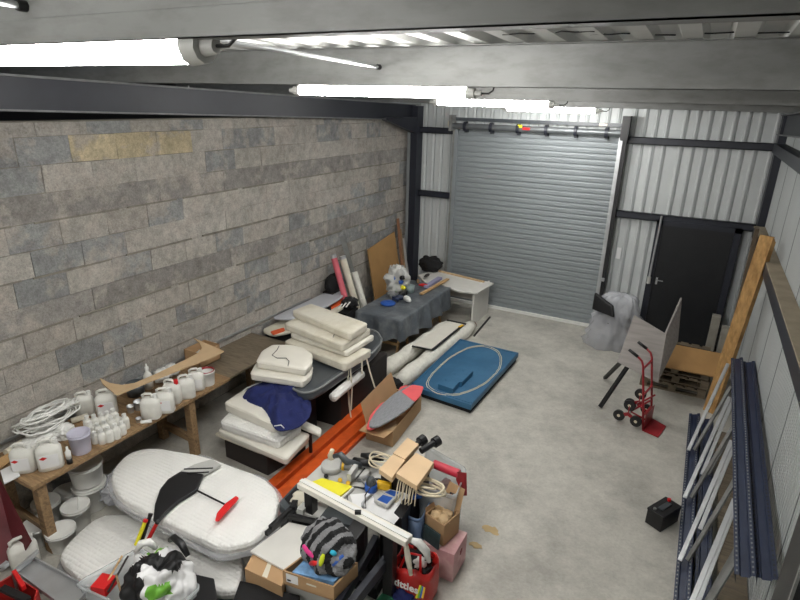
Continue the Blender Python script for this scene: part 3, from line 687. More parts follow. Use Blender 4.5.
hr = [(256, 361), (262, 350), (272, 344), (290, 344), (304, 347), (312, 353), (312, 362), (305, 369)]
hr2 = [(250, 373), (256, 362), (272, 355), (300, 357), (313, 366), (311, 374), (303, 381)]
pz = 1
for i, (pts, z0, lab) in enumerate(((hr2, .79, 'lower of two half round cream cushions'), (hr, .90, 'upper half round cream cushion with a dark wavy seam'))):
    mb = pad_mb(PX(pts, z0+.1), z0, .1, .025, .012, 1); o = tag(mb.build('half_round_cushion', 'offw2'), lab, 'cushion')
    MB().tube([p+Vector((0, 0, z0+.08)) for p in mb.outline], .005, 5, True).build('piping', 'offw2', o)
    if i: MB().tube(PX([(279, 346), (277, 350), (272, 355), (277, 358), (286, 358), (289, 361), (288, 366)], z0+.114), .004, 5).build('dark_seam', 'black', o)
piles = [
    ('bottom long off white cushion of the tall pile, with hanging straps', [(284, 341), (296, 335), (372, 349), (345, 364)], .80, .11, 'offw'),
    ('second from bottom off white cushion of the tall pile', [(290, 333), (300, 327), (375, 335), (347, 352)], .92, .075, 'offw2'),
    ('off white cushion with dark tie, just under the top one of the tall pile', [(284, 323), (296, 317), (371, 328), (342, 345)], 1.0, .10, 'offw'),
    ('topmost scuffed off white cushion of the tall pile', [(292, 310), (311, 303), (368, 323), (350, 334)], 1.105, .10, 'offw'),
]
for k, (lab, pts, z0, tt, m) in enumerate(piles):
    mb = pad_mb(PX(pts, z0+tt), z0, tt, .018, .006, 1, .004, k); o = tag(mb.build('foam_cushion', m), lab, 'cushion')
    MB().tube([p+Vector((0, 0, z0+tt-.016)) for p in mb.outline], .004, 5, True).build('piping', m, o)
    if k == 2:
        zz = z0+tt+.01; MB().tube([*PX([(346, 322), (335, 333), (333, 337)], zz), A(334, 339, zz-.03), A(336, 345, z0+.0)], .004, 5).build('dark_tie', 'black', o)
    if k == 0:
        for j, q in enumerate((((348, 364), (348, 385), (349, 403), (351, 418)), ((350, 364), (352, 390), (351, 410)), ((366, 356), (370, 372), (375, 388)), ((362, 360), (362, 374)))):
            zs = [z0+.03, .5, .25, .1][:len(q)]; base = A(q[0][0], q[0][1], z0+.03)
            pts3 = [AY(q[i][0], q[i][1], base.y-.03) for i in range(len(q))]
            mb = MB()
            for i in range(len(pts3)-1): mb.beam(pts3[i], pts3[i+1], .022, .004, (0, 1, 0))
            mb.build('strap', 'cream', o)
# ------------------------------------------------------------------ surf boards by the wall
b0 = tag(MB().box(.12, .62, -4.45, -3.1, 0, .56).build('storage_box', 'black'), 'black box against the block wall carrying the boards', 'box')
bds = [
    ('black padded board bag at the bottom of the board pile by the wall', [(258, 340), (262, 330), (300, 318), (330, 306), (352, 303), (352, 312), (300, 345)], .57, .06, 'black'),
    ('cream board with orange edging in the pile by the wall', [(259, 329), (262, 320), (275, 314), (318, 302), (347, 296), (350, 303), (330, 316), (290, 332), (272, 335)], .68, .04, 'cream'),
    ('lilac grey board on top of the pile by the wall', [(269, 317), (276, 309), (300, 297), (320, 290), (336, 288), (347, 291), (341, 298), (325, 307), (298, 318), (283, 319)], .80, .03, 'surf'),
]
for k, (lab, pts, z0, tt, m) in enumerate(bds):
    poly = [Vector((max(p.x, .06), p.y, 0)) for p in PX(pts, z0+tt)]
    o = tag(pad_mb(poly, z0, tt, .012, .004, 1).build('surfboard', m), lab, 'board')
    if k == 1:
        pad_mb(PX([(318, 309), (345, 296), (348, 300), (322, 313)], z0+tt+.02), z0+tt-.005, .022, .006, .0, 1).build('orange_edge', 'orange_f', o)
        pad_mb(PX([(270, 331), (284, 327), (285, 330), (273, 334)], z0+tt+.02), z0+tt-.005, .022, .006, .0, 1).build('orange_edge', 'orange_f', o)
    if k == 2: MB().beam(A(328, 293, z0+tt+.006), A(336, 293, z0+tt+.006), .04, .004).build('slot', 'black', o)
    if k < 2: tag(MB().box(.3, .5, -4.1, -3.4, z0+tt+.002, bds[k+1][2]-.002).build('foam_block', 'black_m'), ['dark foam spacer between the lowest boards', 'dark foam spacer under the lilac grey board'][k], 'foam')
mb = MB(); mb.blob((.62, -3.05, .78), (.13, .14, .1), 3, .3, 2.5, 4); o = tag(mb.build('shoe_bag', 'black_m'), 'black bag with white stripes beside the orange edged board', 'bag')
for k in range(3): MB().beam(A(338+k*4, 309-k*1, .90), A(342+k*4, 304-k, .90), .02, .01).build('white_stripe', 'white', o)
tag(MB().prism([(.72, -3.3), (.72, -2.95), (.42, -2.95), (.42, -3.3)], 0, .69).build('storage_crate', 'black_m'), 'dark crate under the striped black bag', 'crate')
p = AX(333, 283, .15); tag(MB().blob((.17, p.y, p.z), (.13, .2, .17), 8, .12, 2, 4, False).build('round_bag', 'black_m'), 'round black bag against the block wall behind the boards', 'bag')
tag(MB().box(.04, .24, p.y-.15, p.y+.15, 0, p.z-.13).build('carton', 'browndark'), 'dark carton under the round black bag', 'box')
# rolls leaning on wall
def lean(name, top, bot_px, r, m, lab, cat, xw=.16, xf=.5):
    a = AX(*top, xw+r); b = AX(*bot_px, xf); d = (b-a); k = (a.z-.0)/(a.z-b.z); b = a+d*k
    o = MB(); o.cyl(a, b, r, seg=16); o = tag(o.build(name, m), lab, cat); return a, b, o
a, b, o = lean('fabric_roll', (334, 258), (350, 316), .05, 'pink', 'pink roll leaning on the block wall', 'roll'); MB().cyl(a, a+(a-b).normalized()*.06, .05).build('silver_end', 'galv2', o)
a, b, o = lean('fabric_roll', (343, 259), (358, 312), .06, 'cream', 'narrow cream roll leaning next to the pink roll', 'roll'); MB().cyl(a, a+(a-b).normalized()*.05, .06).build('silver_end', 'galv2', o)
lean('fabric_roll', (354, 272), (366, 313), .062, 'fleece', 'thick off white roll, right of the narrow cream roll', 'roll', .18, .52)
a = AX(342, 236, .05); b = AX(353, 275, .2); b = a+(b-a)*(a.z/(a.z-b.z)); tag(MB().beam(a, b, .01, .09).build('steel_strip', 'galv'), 'grey steel strip leaning on the block wall above the rolls', 'strip')
# panels leaning near corner
y0 = -1.62; y1 = -.42
pa = [AX(369, 251, .08), AX(395, 233, .08), AX(401, 290, .2), AX(376, 300, .2)]
zb = 0.0
P4 = [Vector((.06, -1.6, 1.27)), Vector((.06, -.58, 1.42)), Vector((.30, -.55, 0)), Vector((.30, -1.62, 0))]
o = tag(MB().slab(P4, (.018, 0, .004)).build('mdf_sheet', 'mdf'), 'brown board leaning in the corner behind the covered trestle table', 'board')
q = P4[0].lerp(P4[2], .42)+Vector((.02, .25, .05)); MB().box(q.x+.002, q.x+.006, q.y-.03, q.y+.03, q.z-.04, q.z+.04).build('white_sticker', 'paper', o)
for k, (y, z, w, m, lab) in enumerate(((-.42, 1.66, .08, mat('red_brown_timber', (150, 106, 76), .7), 'tallest reddish timber leaning in the left back corner'), (-.30, 1.42, .06, 'wood', 'shorter brown timber beside the reddish one in the corner'), (-.17, 1.2, .09, 'greyl', 'pale grey plank leaning closest to the dark column'))):
    tag(MB().beam((.06, y, z), (.30, y-.06, 0), .02, w, (0, 1, 0)).build('timber_plank', m), lab, 'plank')
# ------------------------------------------------------------------ covered trestle table
TZ = .70
t = thing('trestle_table', (1.2, -2.2, 0), 'trestle table draped with dark grey tarp full of clutter', 'table')
x0, x1, y0, y1 = .80, 1.60, -3.12, -1.22
mb = MB(); mb.box(x0, x1, y0, y1, TZ-.02, TZ); mb.build('tabletop', 'greylam', t)
# tarp
mb = MB(); n = 80; p = resamp([Vector((x0-.01, y0-.01, 0)), Vector((x1+.01, y0-.01, 0)), Vector((x1+.01, y1+.01, 0)), Vector((x0-.01, y1+.01, 0))], n); cen = sum(p, Vector())/n; rr = []
for kk, (s_, z_, o_) in enumerate(((1, .33, .05), (1, .42, .04), (1, .5, .035), (1, .6, .02), (1, .68, .008), (1, TZ+.004, 0), (.97, TZ+.008, 0), (.8, TZ+.008, 0), (.6, TZ+.008, 0), (.4, TZ+.008, 0), (.2, TZ+.008, 0), (.02, TZ+.008, 0))):
    r = []
    for i, q in enumerate(p):
        w = cen+(q-cen)*s_; f = (TZ-z_)/.35
        oo = o_*(1+1.3*sin(i*1.05)+.6*sin(i*2.3)); dd = (q-cen).normalized()
        zz = z_+(.10*f*noise.noise(Vector((q.x*3, q.y*2.2, 2))) if z_ < TZ-.01 else .006*noise.noise(Vector((w.x*7, w.y*7, 0))))
        r.append(Vector((w.x+dd.x*max(oo, 0), w.y+dd.y*max(oo, 0), zz)))
    rr.append(r)
mb.rings(rr, top=True, bottom=False); mb.build('tarp', 'tarp', t)
for yy in (-2.75, -1.45):
    for sx, xx in ((-1, .95), (1, 1.45)):
        for sy in (-1, 1): MB().beam((xx, yy+sy*.03, TZ-.08), (xx+sx*.0, yy+sy*.2, 0), .03, .045).build('leg', 'pine', t)
    MB().beam((.85, yy, TZ-.045), (1.55, yy, TZ-.045), .06, .045).build('trestle_bar', 'pine', t)
    for sy in (-1, 1): MB().beam((.95, yy+sy*.16, .18), (1.45, yy+sy*.16, .18), .02, .05).build('cross_rail', 'pine', t)
CZ = TZ+.018
def onT(px, py): return A(px, py, CZ)
c = onT(393, 290); c.x = max(c.x, .9)
o = tag(MB().blob(c+Vector((0, 0, .2)), (.17, .24, .24), 12, .6, 2.5, 4).build('crumpled_bag', 'greyl'), 'crumpled silver and blue bag standing on the covered trestle table', 'bag')
for k, (dx, dz, m, r) in enumerate(((-.05, .26, 'blue', .06), (.08, .22, 'blue', .05), (.12, .12, 'yellow', .05), (.1, .3, 'black', .05), (0, .06, 'green', .05))):
    MB().blob(c+Vector((dx*1.0+.05, -.15+abs(dx)*.3, dz)), (r, r*.7, r*.8), k, .4, 3, 3, False).build('printed_patch', m, o)
c = onT(388, 304); tag(MB().lathe([(0, 0), (.12, 0), (.13, .02), (.11, .035), (.05, .04), (0, .03)], c).build('round_disc', 'blue'), 'round blue lid at the near corner of the trestle table', 'lid')
c = onT(410, 292); tag(MB().lathe([(0, 0), (.07, 0), (.08, .12), (.07, .12), (.06, .02), (0, .02)], c).build('tub', mat('pale_green_tub', (150, 166, 164), .3, alpha=.85)), 'pale translucent tub in the middle of the trestle table', 'tub')
labs = [('grinder', 'grey', 'grey power tool beside the blue lid'), ('drill', 'black', 'black power tool beside the pale tub'), ('rag', 'white', 'white crumpled rag near the front table edge'), ('glue_gun', 'navy_steel', 'dark blue tool between the grey tool and the tub'), ('wood_scrap', 'wood', 'brown scrap behind the tan strip'), ('red_stub', 'redbright', 'small red stub by the lavender box'), ('bottle', 'browndark', 'dark bottle lying behind the lavender box')]
for k, ((px, py), (nm, m, lab)) in enumerate(zip(((392, 297), (402, 297), (407, 302), (399, 301), (418, 283), (424, 287), (427, 277)), labs)):
    c = onT(px, py); mb = MB(); d = Vector((cos(k*1.3), sin(k*1.3), 0)); s_ = .05 if k < 4 else .03
    mb.tube([c+d*-.1+Vector((0, 0, s_)), c+d*-.03+Vector((0, 0, s_*1.2)), c+d*.05+Vector((0, 0, s_*1.1)), c+d*.09+Vector((0, 0, s_))], [s_*.5, s_, s_*.9, s_*.4], 10)
    if k in (0, 1, 3): mb.beam(c+Vector((0, 0, s_)), c+Vector((.02, -.09, s_*.6)), .03, .04); mb.cyl(c+d*.09+Vector((0, 0, s_*.6)), c+d*.09+Vector((0, 0, s_*1.8)), .035)
    tag(mb.build(nm, m), lab, 'tool' if k in (0, 1, 3) else ('rag' if k == 2 else 'scrap'))
tag(MB().beam(A(421, 294, CZ+.02), A(448, 279, CZ+.02), .06, .025).build('wood_strip', 'pine'), 'tan wooden strip lying along the front of the trestle table', 'wood')
tag(MB().beam(A(426, 287, CZ+.025), A(440, 278, CZ+.025), .09, .05).build('small_box', 'lavender', bevel=.004), 'lavender box behind the tan strip on the trestle table', 'box')
# ------------------------------------------------------------------ white desk at shutter
DZ = .68
t = thing('desk', (1.6, -.7, 0), 'white desk with tan edging standing against the roller shutter', 'desk')
pts = [A(494, 283, DZ), A(477, 293, DZ), A(458, 291, DZ), A(440, 284, DZ), A(425, 282, DZ), A(418, 275, DZ), A(438, 269, DZ)]
pts = [Vector((p.x, min(p.y, -.26), 0)) for p in pts]
MB().prism([p[:2] for p in pts], DZ-.025, DZ).build('desktop', 'white_lam', t)
MB().beam(A(439, 271, DZ+.01), A(484, 282, DZ+.01), .05, .03).build('back_strip', 'card2', t)
fx = A(477, 293, DZ); bx = A(494, 283, DZ)
MB().hexa([(fx.x-.12, fx.y+.08, 0), (fx.x-.1, fx.y+.06, 0), (fx.x+.0, min(bx.y, -.3)-.02, 0), (fx.x-.03, min(bx.y, -.3)-.02, 0)], [(fx.x-.12, fx.y+.08, DZ-.025), (fx.x-.1, fx.y+.06, DZ-.025), (fx.x+.0, min(bx.y, -.3)-.02, DZ-.025), (fx.x-.03, min(bx.y, -.3)-.02, DZ-.025)])
MB().box(fx.x-.10, fx.x-.07, fx.y+.06, -.3, 0, DZ-.025).build('end_panel', 'white_lam', t)
MB().box(fx.x-.42, fx.x-.10, fx.y+.08, fx.y+.10, 0, 0.02) 
MB().box(1.0, fx.x-.1, -.42, -.40, .25, DZ-.025).build('modesty_panel', 'white_lam', t)
MB().box(.86, .89, -.8, -.3, 0, DZ-.025).build('end_panel', 'white_lam', t)
c = A(430, 276, DZ); c = Vector((.82, -.42, DZ)); tag(MB().blob(c+Vector((0, 0, .14)), (.24, .15, .17), 44, .3, 2.5, 4).build('duffel_bag', 'black_m'), 'black bag on the far corner of the white desk', 'bag')
# ------------------------------------------------------------------ rolls on floor and blue mould board
def froll(p0, p1, r, lab, nm='fleece_roll'):
    a = A(*p0); b = A(*p1); n = 14; pth = [a.lerp(b, k/n)+Vector((0, 0, r*.92)) for k in range(n+1)]
    mb = MB(); rr = [r*(1+.09*sin(k*1.9+p0[0])) for k in range(n+1)]; rr[0] *= .75; rr[-1] *= .8; mb.tube(pth, rr, 18)
    return tag(mb.build(nm, 'fleece'), lab, 'roll')
froll((381, 379), (448, 331), .12, 'plastic wrapped white roll on the floor, farther from the blue board')
o = froll((400, 388), (471, 331), .12, 'plastic wrapped white roll on the floor, touching the blue board'); 
a = A(472, 331)+Vector((0, 0, .11)); MB().cyl(a, a+(A(473, 329)-A(400, 388)).normalized()*.05, .06).build('brown_core', mat('brown_core', (110, 56, 36), .7), o)
z = .26
t = tag(MB().prism([A(x, y, z)[:2] for x, y in ((412, 346), (449, 321), (464, 324), (432, 350))], z-.01, z).build('cream_board', 'offw2'), 'thin cream panel with black edging lying on the two white rolls', 'panel')
for a, b in (((412, 346), (432, 350)), ((432, 350), (463, 325)), ((447, 320), (466, 324))): MB().beam(A(*a, z+.006), A(*b, z+.006), .035, .014).build('black_edge', 'black', t)
MB().beam(A(459, 327, z+.015), A(463, 325, z+.015), .04, .01).build('yellow_tab', 'yellowp', t)
tag(MB().beam(A(474, 336, .01), A(490, 317, .01), .03, .02).build('black_strip', 'black'), 'thin black strip on the floor beside the desk leg', 'strip')
top = [(460, 338.7), (518.7, 352.5), (471, 405), (410, 385)]
zt = .15
t = thing('blue_mould', A(465, 370), 'blue rectangular mould board with raised block and oval cream line', 'mould')
P_ = PX(top, zt); cen = sum(P_, Vector())/4
MB().prism([p[:2] for p in P_], .07, zt).build('board', 'blueboard', t, bevel=.008)
MB().prism([(cen+(p-cen)*.96)[:2] for p in P_], 0, .07).build('base', 'black_m', t)
rim = [cen.lerp(p, .95) for p in P_]
mb = MB()
for i in range(4): mb.beam(Vector((rim[i].x, rim[i].y, zt+.002)), Vector((rim[(i+1) % 4].x, rim[(i+1) % 4].y, zt+.002)), .03, .012)
mb.build('edge_lip', 'blueboard', t)
ax = (A(437, 391, zt)-A(489, 345, zt)); 
ov = [(425, 386), (430, 375), (448, 358), (468, 347), (485, 345), (498, 350), (502, 358), (500, 370), (488, 382), (472, 391), (455, 396), (437, 394)]
path = resamp(chaikin(PX(ov, zt+.004), 3), 90); path = [p+Vector((random.uniform(-.004, .004), random.uniform(-.004, .004), 0)) for p in path]
MB().tube(path, .007, 5, True).build('oval_line', 'rope', t)
cc = sum(path, Vector())/90; MB().tube([cc+(p-cc)*.955 for p in path], .005, 5, True).build('oval_line', 'rope', t)
blk = [(438, 384), (453, 389), (459, 382), (462, 382), (473, 371), (460, 367), (450, 374), (446, 374)]
MB().prism([p[:2] for p in PX(blk, zt+.08)], zt, zt+.08).build('raised_block', 'blueboard', t, bevel=.004)
for a in ((446, 380), (455, 374), (463, 371)): MB().cyl(A(*a, zt+.08), A(*a, zt+.08)+Vector((0, 0, .01)), .01).build('peg', 'blueboard', t)
# ------------------------------------------------------------------ orange beams
for k, (xa, xb) in enumerate(((1.86, 1.84), (2.06, 2.04))):
    y0, y1 = -7.0, -4.42; mb = MB()
    def seg(o0, o1, z0, z1): mb.hexa([(xa+o0, y0, z0), (xa+o1, y0, z0), (xb+o1, y1, z0), (xb+o0, y1, z0)], [(xa+o0, y0, z1), (xa+o1, y0, z1), (xb+o1, y1, z1), (xb+o0, y1, z1)])
    seg(0, .125, 0.0, .11); seg(.125, .175, 0.0, .05)
    t = tag(mb.build('rack_beam', 'orange', bevel=.004), ['orange pallet rack beam on the floor, left of the pair', 'orange pallet rack beam on the floor, right of the pair, beside the open carton'][k], 'beam')
    MB().box(xb-.005, xb+.18, y1, y1+.012, 0, .13).build('end_bracket', 'orange', t)
# ------------------------------------------------------------------ open carton with bodyboards
h = .22
FN = A(392.7, 447.4); 
def carton(name, lab, c4, h, flaps, m='card', z0=0, wall=.008):
    """c4 = floor corners near-left, near-right, far-right, far-left (ccw)"""
    t = thing(name, (c4[0]+c4[2])/2+Vector((0, 0, 0)), lab, 'box'); t.location.z = z0; ORI[t.name] = Vector(t.location)
    mb = MB(); cen = sum(c4, Vector())/4; mb.prism([p[:2] for p in c4], z0, z0+.01)
    for i in range(4):
        a, b = c4[i], c4[(i+1) % 4]; inn = [cen+(q-cen)*(1-wall*2/((q-cen).length)) for q in (a, b)]
        mb.hexa([(*a[:2], z0), (*b[:2], z0), (*inn[1][:2], z0), (*inn[0][:2], z0)], [(*a[:2], z0+h), (*b[:2], z0+h), (*inn[1][:2], z0+h), (*inn[0][:2], z0+h)])
    mb.build('carton_body', m, t)
    for (i, ln, ang) in flaps:
        a, b = Vector((*c4[i][:2], z0+h)), Vector((*c4[(i+1) % 4][:2], z0+h)); d = (b-a).normalized(); out = Vector((d.y, -d.x, 0))
        v = out*cos(ang)*ln+Vector((0, 0, sin(ang)*ln)); nrm = d.cross(v).normalized()*.004
        MB().slab([a+d*.005, b-d*.005, b-d*.02+v, a+d*.02+v], nrm).build('flap', m, t)
    return t
c4 = [A(366, 439), FN, A(421, 410), A(400, 401)]
c4[2] = c4[1]+(c4[2]-c4[1]); c4[3] = c4[0]+(c4[2]-c4[1]); 
t = carton('open_carton', 'open brown carton with coral and grey foam boards, beside the orange beams', c4, h, [(0, .2, .1), (3, .26, 1.25)])
bd = [(367, 425), (378, 407), (398, 390), (412, 384), (424, 386), (421, 394), (408, 408), (390, 420), (376, 427)]
t = thing('bodyboard', A(395, 405, .3), 'grey and coral pointed foam board sticking out of the open carton', 'board')
pad_mb(PX(bd, .36), .33, .03, .01, .004, 1).build('grey_deck', 'grey_foam', t)
pad_mb(PX([(401, 391), (412, 384), (424, 386), (420, 396), (414, 401)], .37), .34, .027, .01, .002, 1).build('coral_nose', 'coral', t)
t = thing('bodyboard', A(380, 410, .2), 'lower coral and grey foam board under the pointed one in the carton', 'board')
pad_mb(PX([(366, 428), (370, 415), (380, 403), (394, 398), (398, 408), (380, 424), (372, 429)], .3), .27, .03, .01, .004, 1).build('deck', 'coral', t)
t = thing('swim_fin', A(404, 390, .3), 'coral flipper at the far end of the open carton', 'fin')
pad_mb(PX([(398, 391), (400, 386), (407, 384), (412, 387), (408, 392), (403, 394)], .34), .30, .035, .012, .01, 1).build('blade', 'coral', t)
tag(MB().blob(A(392, 388, .15)+Vector((0, 0, .06)), (.16, .1, .1), 9, .4, 3, 3).build('black_pouch', 'black_m'), 'black pouch behind the coral fin in the carton', 'pouch')
tag(MB().prism([p[:2] for p in PX([(382, 428), (396, 420), (397, 428), (388, 432)], .2)], .18, .195).build('wood_scrap', 'card2'), 'pale scrap poking from the right side of the carton', 'scrap')
# ------------------------------------------------------------------ tool table area
TT = .62
t = thing('tool_table', (3.1, -6.8, 0), 'low work table buried under power tools and papers', 'table')
x0, x1, y0, y1 = 2.42, 3.66, -7.08, -6.18
tp = PX([(300, 484), (330, 456), (390, 470), (390, 524)], TT)
MB().prism([p[:2] for p in tp], TT-.03, TT).build('tabletop', 'greyl', t)
cen = sum(tp, Vector())/4
for p in tp: q = cen+(p-cen)*.9; MB().box(q.x-.025, q.x+.025, q.y-.025, q.y+.025, 0, TT-.03).build('leg', 'black', t)
# mitre saw
def T(px, py, dz=0): return A(px, py, TT+dz)
t = thing('mitre_saw', T(345, 472), 'grey and yellow mitre saw with two round plates', 'saw')
for px, py in ((332, 469), (359, 475)):
    c = T(px, py); MB().lathe([(0, 0), (.1, 0), (.1, .055), (.09, .06), (0, .06)], c, 28).build('turntable', 'greyl', t)
MB().beam(T(355, 480, .064), T(365, 468, .064), .012, .006).build('slot', 'black', t)
c = T(345, 474); mb = MB(); mb.cyl(c+Vector((-.04, 0, .09)), c+Vector((.07, .03, .09)), .045); mb.build('motor', 'grey', t)
mb = MB(); mb.cyl(c+Vector((-.02, 0, .09)), c+Vector((.0, .005, .09)), .048); mb.build('motor_band', 'yellowp', t); mb = MB(); mb.cyl(c+Vector((.07, .03, .09)), c+Vector((.09, .035, .09)), .035); mb.build('motor_band', 'yellowp', t)
mb = MB(); a = T(334, 460, .12); b = T(347, 462, .13); mb.tube([a+Vector((0, 0, .04)), a.lerp(b, .5)+Vector((0, 0, .07)), b, T(362, 466, .09)], [.022, .032, .036, .028], 12); mb.build('saw_arm', 'hull', t)
mb = MB(); a = T(333, 462, .02); mb.tube([a+Vector((0, 0, .14)), a+Vector((-.02, -.02, .08)), a], [.022, .025, .03], 10); mb.build('handle', 'rope', t)
MB().beam(T(349, 478, .09), T(356, 468, .09), .04, .08).build('fence', 'greyl', t)
MB().tube([T(354, 460, .1), T(366, 463, .12), T(376, 466, .05)], [.03, .035, .02], 8).build('dust_hose', 'black', t)
for px, py in ((326, 476), (348, 483), (340, 480)): MB().cyl(T(px, py), T(px, py, .05), .02).build('knob', 'yellowp' if px > 327 else 'black', t)
tag(MB().prism([p[:2] for p in PX([(311, 482), (322, 478), (352, 486), (340, 496)], TT+.055)], TT+.04, TT+.055).build('folder', 'yellow'), 'bright yellow folder in front of the mitre saw', 'folder')
tag(MB().prism([p[:2] for p in PX([(309, 484), (322, 478), (354, 487), (342, 499)], TT+.035)], TT+.002, TT+.035).build('white_box', 'white_lam'), 'flat white box under the yellow folder', 'box')
for k, (pts, lab) in enumerate((([(350, 494), (372, 492), (378, 512), (356, 514)], 'white paper sheet right of the yellow folder'), ([(372, 502), (402, 500), (404, 512), (394, 524), (370, 512)], 'large white paper sheet at the front of the tool table'), ([(390, 490), (410, 494), (402, 508), (386, 500)], 'white paper sheet under the packed accessories'))):
    tag(MB().prism([p[:2] for p in PX(pts, TT+.01)], TT+.002+k*.004, TT+.005+k*.004).build('paper_sheet', 'paper'), lab, 'paper')
c = T(371, 490); t = thing('router', c, 'blue router with grey top beside the mitre saw', 'tool')
MB().lathe([(0, 0), (.055, 0), (.058, .02), (.052, .07), (0, .07)], c, 20).build('base', 'blue', t); MB().lathe([(.045, .07), (.045, .1), (.03, .13), (.015, .135), (0, .135)], c, 18).build('motor_top', 'hull', t)
MB().tube([c+Vector((0, 0, .13)), c+Vector((.06, -.05, .14)), c+Vector((.03, -.15, .06)), c+Vector((.1, -.25, .03)), c+Vector((-.02, -.33, .03)), c+Vector((-.12, -.2, .03))], .005, 6).build('power_cord', 'black', t)
tag(MB().beam(T(377, 484, .04), T(391, 487, .04), .05, .07).build('tape_measure', 'yellowp', bevel=.01), 'yellow tool between the blue router and the wood blocks', 'tool')
for k, (pts, lab) in enumerate((([(374, 500), (382, 493), (396, 497), (388, 506)], 'blister pack with blue card beside the router'), ([(382, 492), (390, 489), (402, 492), (395, 498)], 'blister pack with blue top nearer the cable bundle'))):
    o = tag(MB().prism([p[:2] for p in PX(pts, TT+.06)], TT+.03, TT+.06).build('blister_pack', 'greyl', bevel=.004), lab, 'package'); q = PX(pts, TT+.062); ce = sum(q, Vector())/4
    MB().prism([(ce+(p-ce)*.7)[:2] for p in q], TT+.06, TT+.063).build('blue_card', 'blue', o)
# smaller clutter on the tool table
c = T(370, 467); t = thing('power_drill', c, 'black cordless drill behind the blue router', 'tool')
MB().tube([c+Vector((-.1, 0, .1)), c+Vector((-.02, .02, .1)), c+Vector((.06, .04, .1)), c+Vector((.12, .05, .1))], [.02, .035, .035, .015], 10).build('drill_body', 'black', t); MB().beam(c+Vector((-.02, .02, .09)), c+Vector((-.04, .0, .0)), .03, .04).build('grip', 'hull', t); MB().cbox(c+Vector((-.04, 0, .015)), (.08, .06, .03)).build('battery_pack', 'yellowp', t)
for k, (px, py, m, lab) in enumerate(((381, 480, 'black', 'black clamp jaw between the blue router and the cable crate'), (364, 484, 'grey', 'grey wrench left of the blue router'), (366, 500, 'galv2', 'silver bit lying on the white papers'), (358, 488, 'black', 'black hex key between the yellow folder and the router'))):
    p = T(px, py, .02); d = Vector((cos(k*2.1+.4), sin(k*2.1+.4), 0))
    tag(MB().tube([p-d*.08, p-d*.02+Vector((0, 0, .01)), p+d*.05, p+d*.08+Vector((-d.y*.03, d.x*.03, 0))], [.012, .008, .01, .014], 8).build('hand_tool', m), lab, 'tool')
coil(T(362, 462, .03), .09, 3, 'black_cable', 'black', 'black cable coil behind the mitre saw', .006, .8, .03, 6) if False else None
# wood blocks
zb = .86
cr = thing('storage_crate', A(396, 478, 0), 'crate of cables under the pale wooden blocks', 'crate')
cp = PX([(381, 470), (406, 447), (430, 462), (412, 484)], .76)
MB().prism([p[:2] for p in cp], 0, .74).build('crate_body', 'browndark', cr)
blks = [([(379, 469), (393, 454), (405, 460), (392, 478)], .81, 'left pale wooden block above the cable crate'), ([(393, 453), (407.5, 437.5), (419, 444), (405, 459)], .81, 'farther pale wooden block above the cable crate'), ([(396, 473), (416, 452.5), (434, 462.5), (417, 486)], .85, 'widest pale wooden block, nearest the red roll')]
for pts, z, lab in blks: tag(MB().prism([p[:2] for p in PX(pts, z+.05)], z, z+.05).build('wooden_block', mat('pale_ply', (214, 184, 146), .7, var=.06, scale=4), bevel=.003), lab, 'block')
# cables
def coil(c, r, turns, name, m, lab, rad=.009, squash=.6, h=.05, seed=0):
    random.seed(seed); pth = []
    for k in range(turns*18):
        a = k*2*pi/18; q = r*(1+.18*sin(k*.31+seed)); pth.append(c+Vector((q*cos(a)+.02*sin(k*.07), q*squash*sin(a), .02+h*(k/(turns*18))+.01*sin(a*2+k*.2))))
    return tag(MB().tube(pth, rad, 6).build(name, m), lab, 'cable')
pth = []
for k in range(9):
    xx = 397+k*2.2; a, b = A(xx+2, 480+k*.8, .80), A(xx-2+(k%3), 503+k*.4-(k%2)*3, .70)
    for f in ((0, .3, .7, 1) if k % 2 == 0 else (1, .7, .3, 0)): pth.append(a.lerp(b, f)+Vector((0, 0, .03*sin(f*pi))))
tag(MB().tube(pth, .0055, 6).build('cable_bundle', 'rope'), 'beige cable bundle hanging below the wooden blocks', 'cable')
coil(A(425, 492, .72), .14, 3, 'cable_coil', 'rope', 'white cable loop in front of the red roll', .011, .6, .08, 2)
coil(A(379, 464, .74), .11, 3, 'cable_coil', 'rope', 'beige cable loop left of the wooden blocks', .008, .8, .06, 3)
for k, (a, b) in enumerate((((421, 451), (434, 443)), ((411, 449), (420, 442)))):
    p, q = A(*a, .82), A(*b, .84); t = tag(MB().cyl(p, q, .03).build('hammer_end', 'black'), ['black handle end sticking out over the clear tub', 'black handle end behind the farther wooden block'][k], 'handle'); MB().cyl(q, q+(q-p).normalized()*.06, .05).build('end_knob', 'black', t)
# clear tub
def tub(name, c4, h, m, lab, z0=0):
    t = thing(name, (c4[0]+c4[2])/2, lab, 'tub'); cen = sum(c4, Vector())/4; n = 48; p = resamp(fillet([Vector((q.x, q.y, 0)) for q in c4], .05), n); ce = Vector((cen.x, cen.y, 0))
    def ring(s_, z): return [Vector((ce.x+(q.x-ce.x)*s_, ce.y+(q.y-ce.y)*s_, z0+z)) for q in p]
    MB().rings([ring(.9, 0), ring(.92, .01), ring(1, h*.95), ring(.985, h*.95), ring(.9, .02)], top=True).build('tub_body', m, t)
    MB().rings([ring(1.0, h*.93), ring(1.05, h*.95), ring(1.05, h), ring(.985, h), ring(.985, h*.93)], top=False, bottom=False).build('rim', m, t)
    return t
c4 = PX([(418, 487), (455, 500), (466, 472), (428, 450)], .66)
tub('clear_tub', c4, .7, 'clear', 'clear plastic tub with a red roll across it, at the table end')
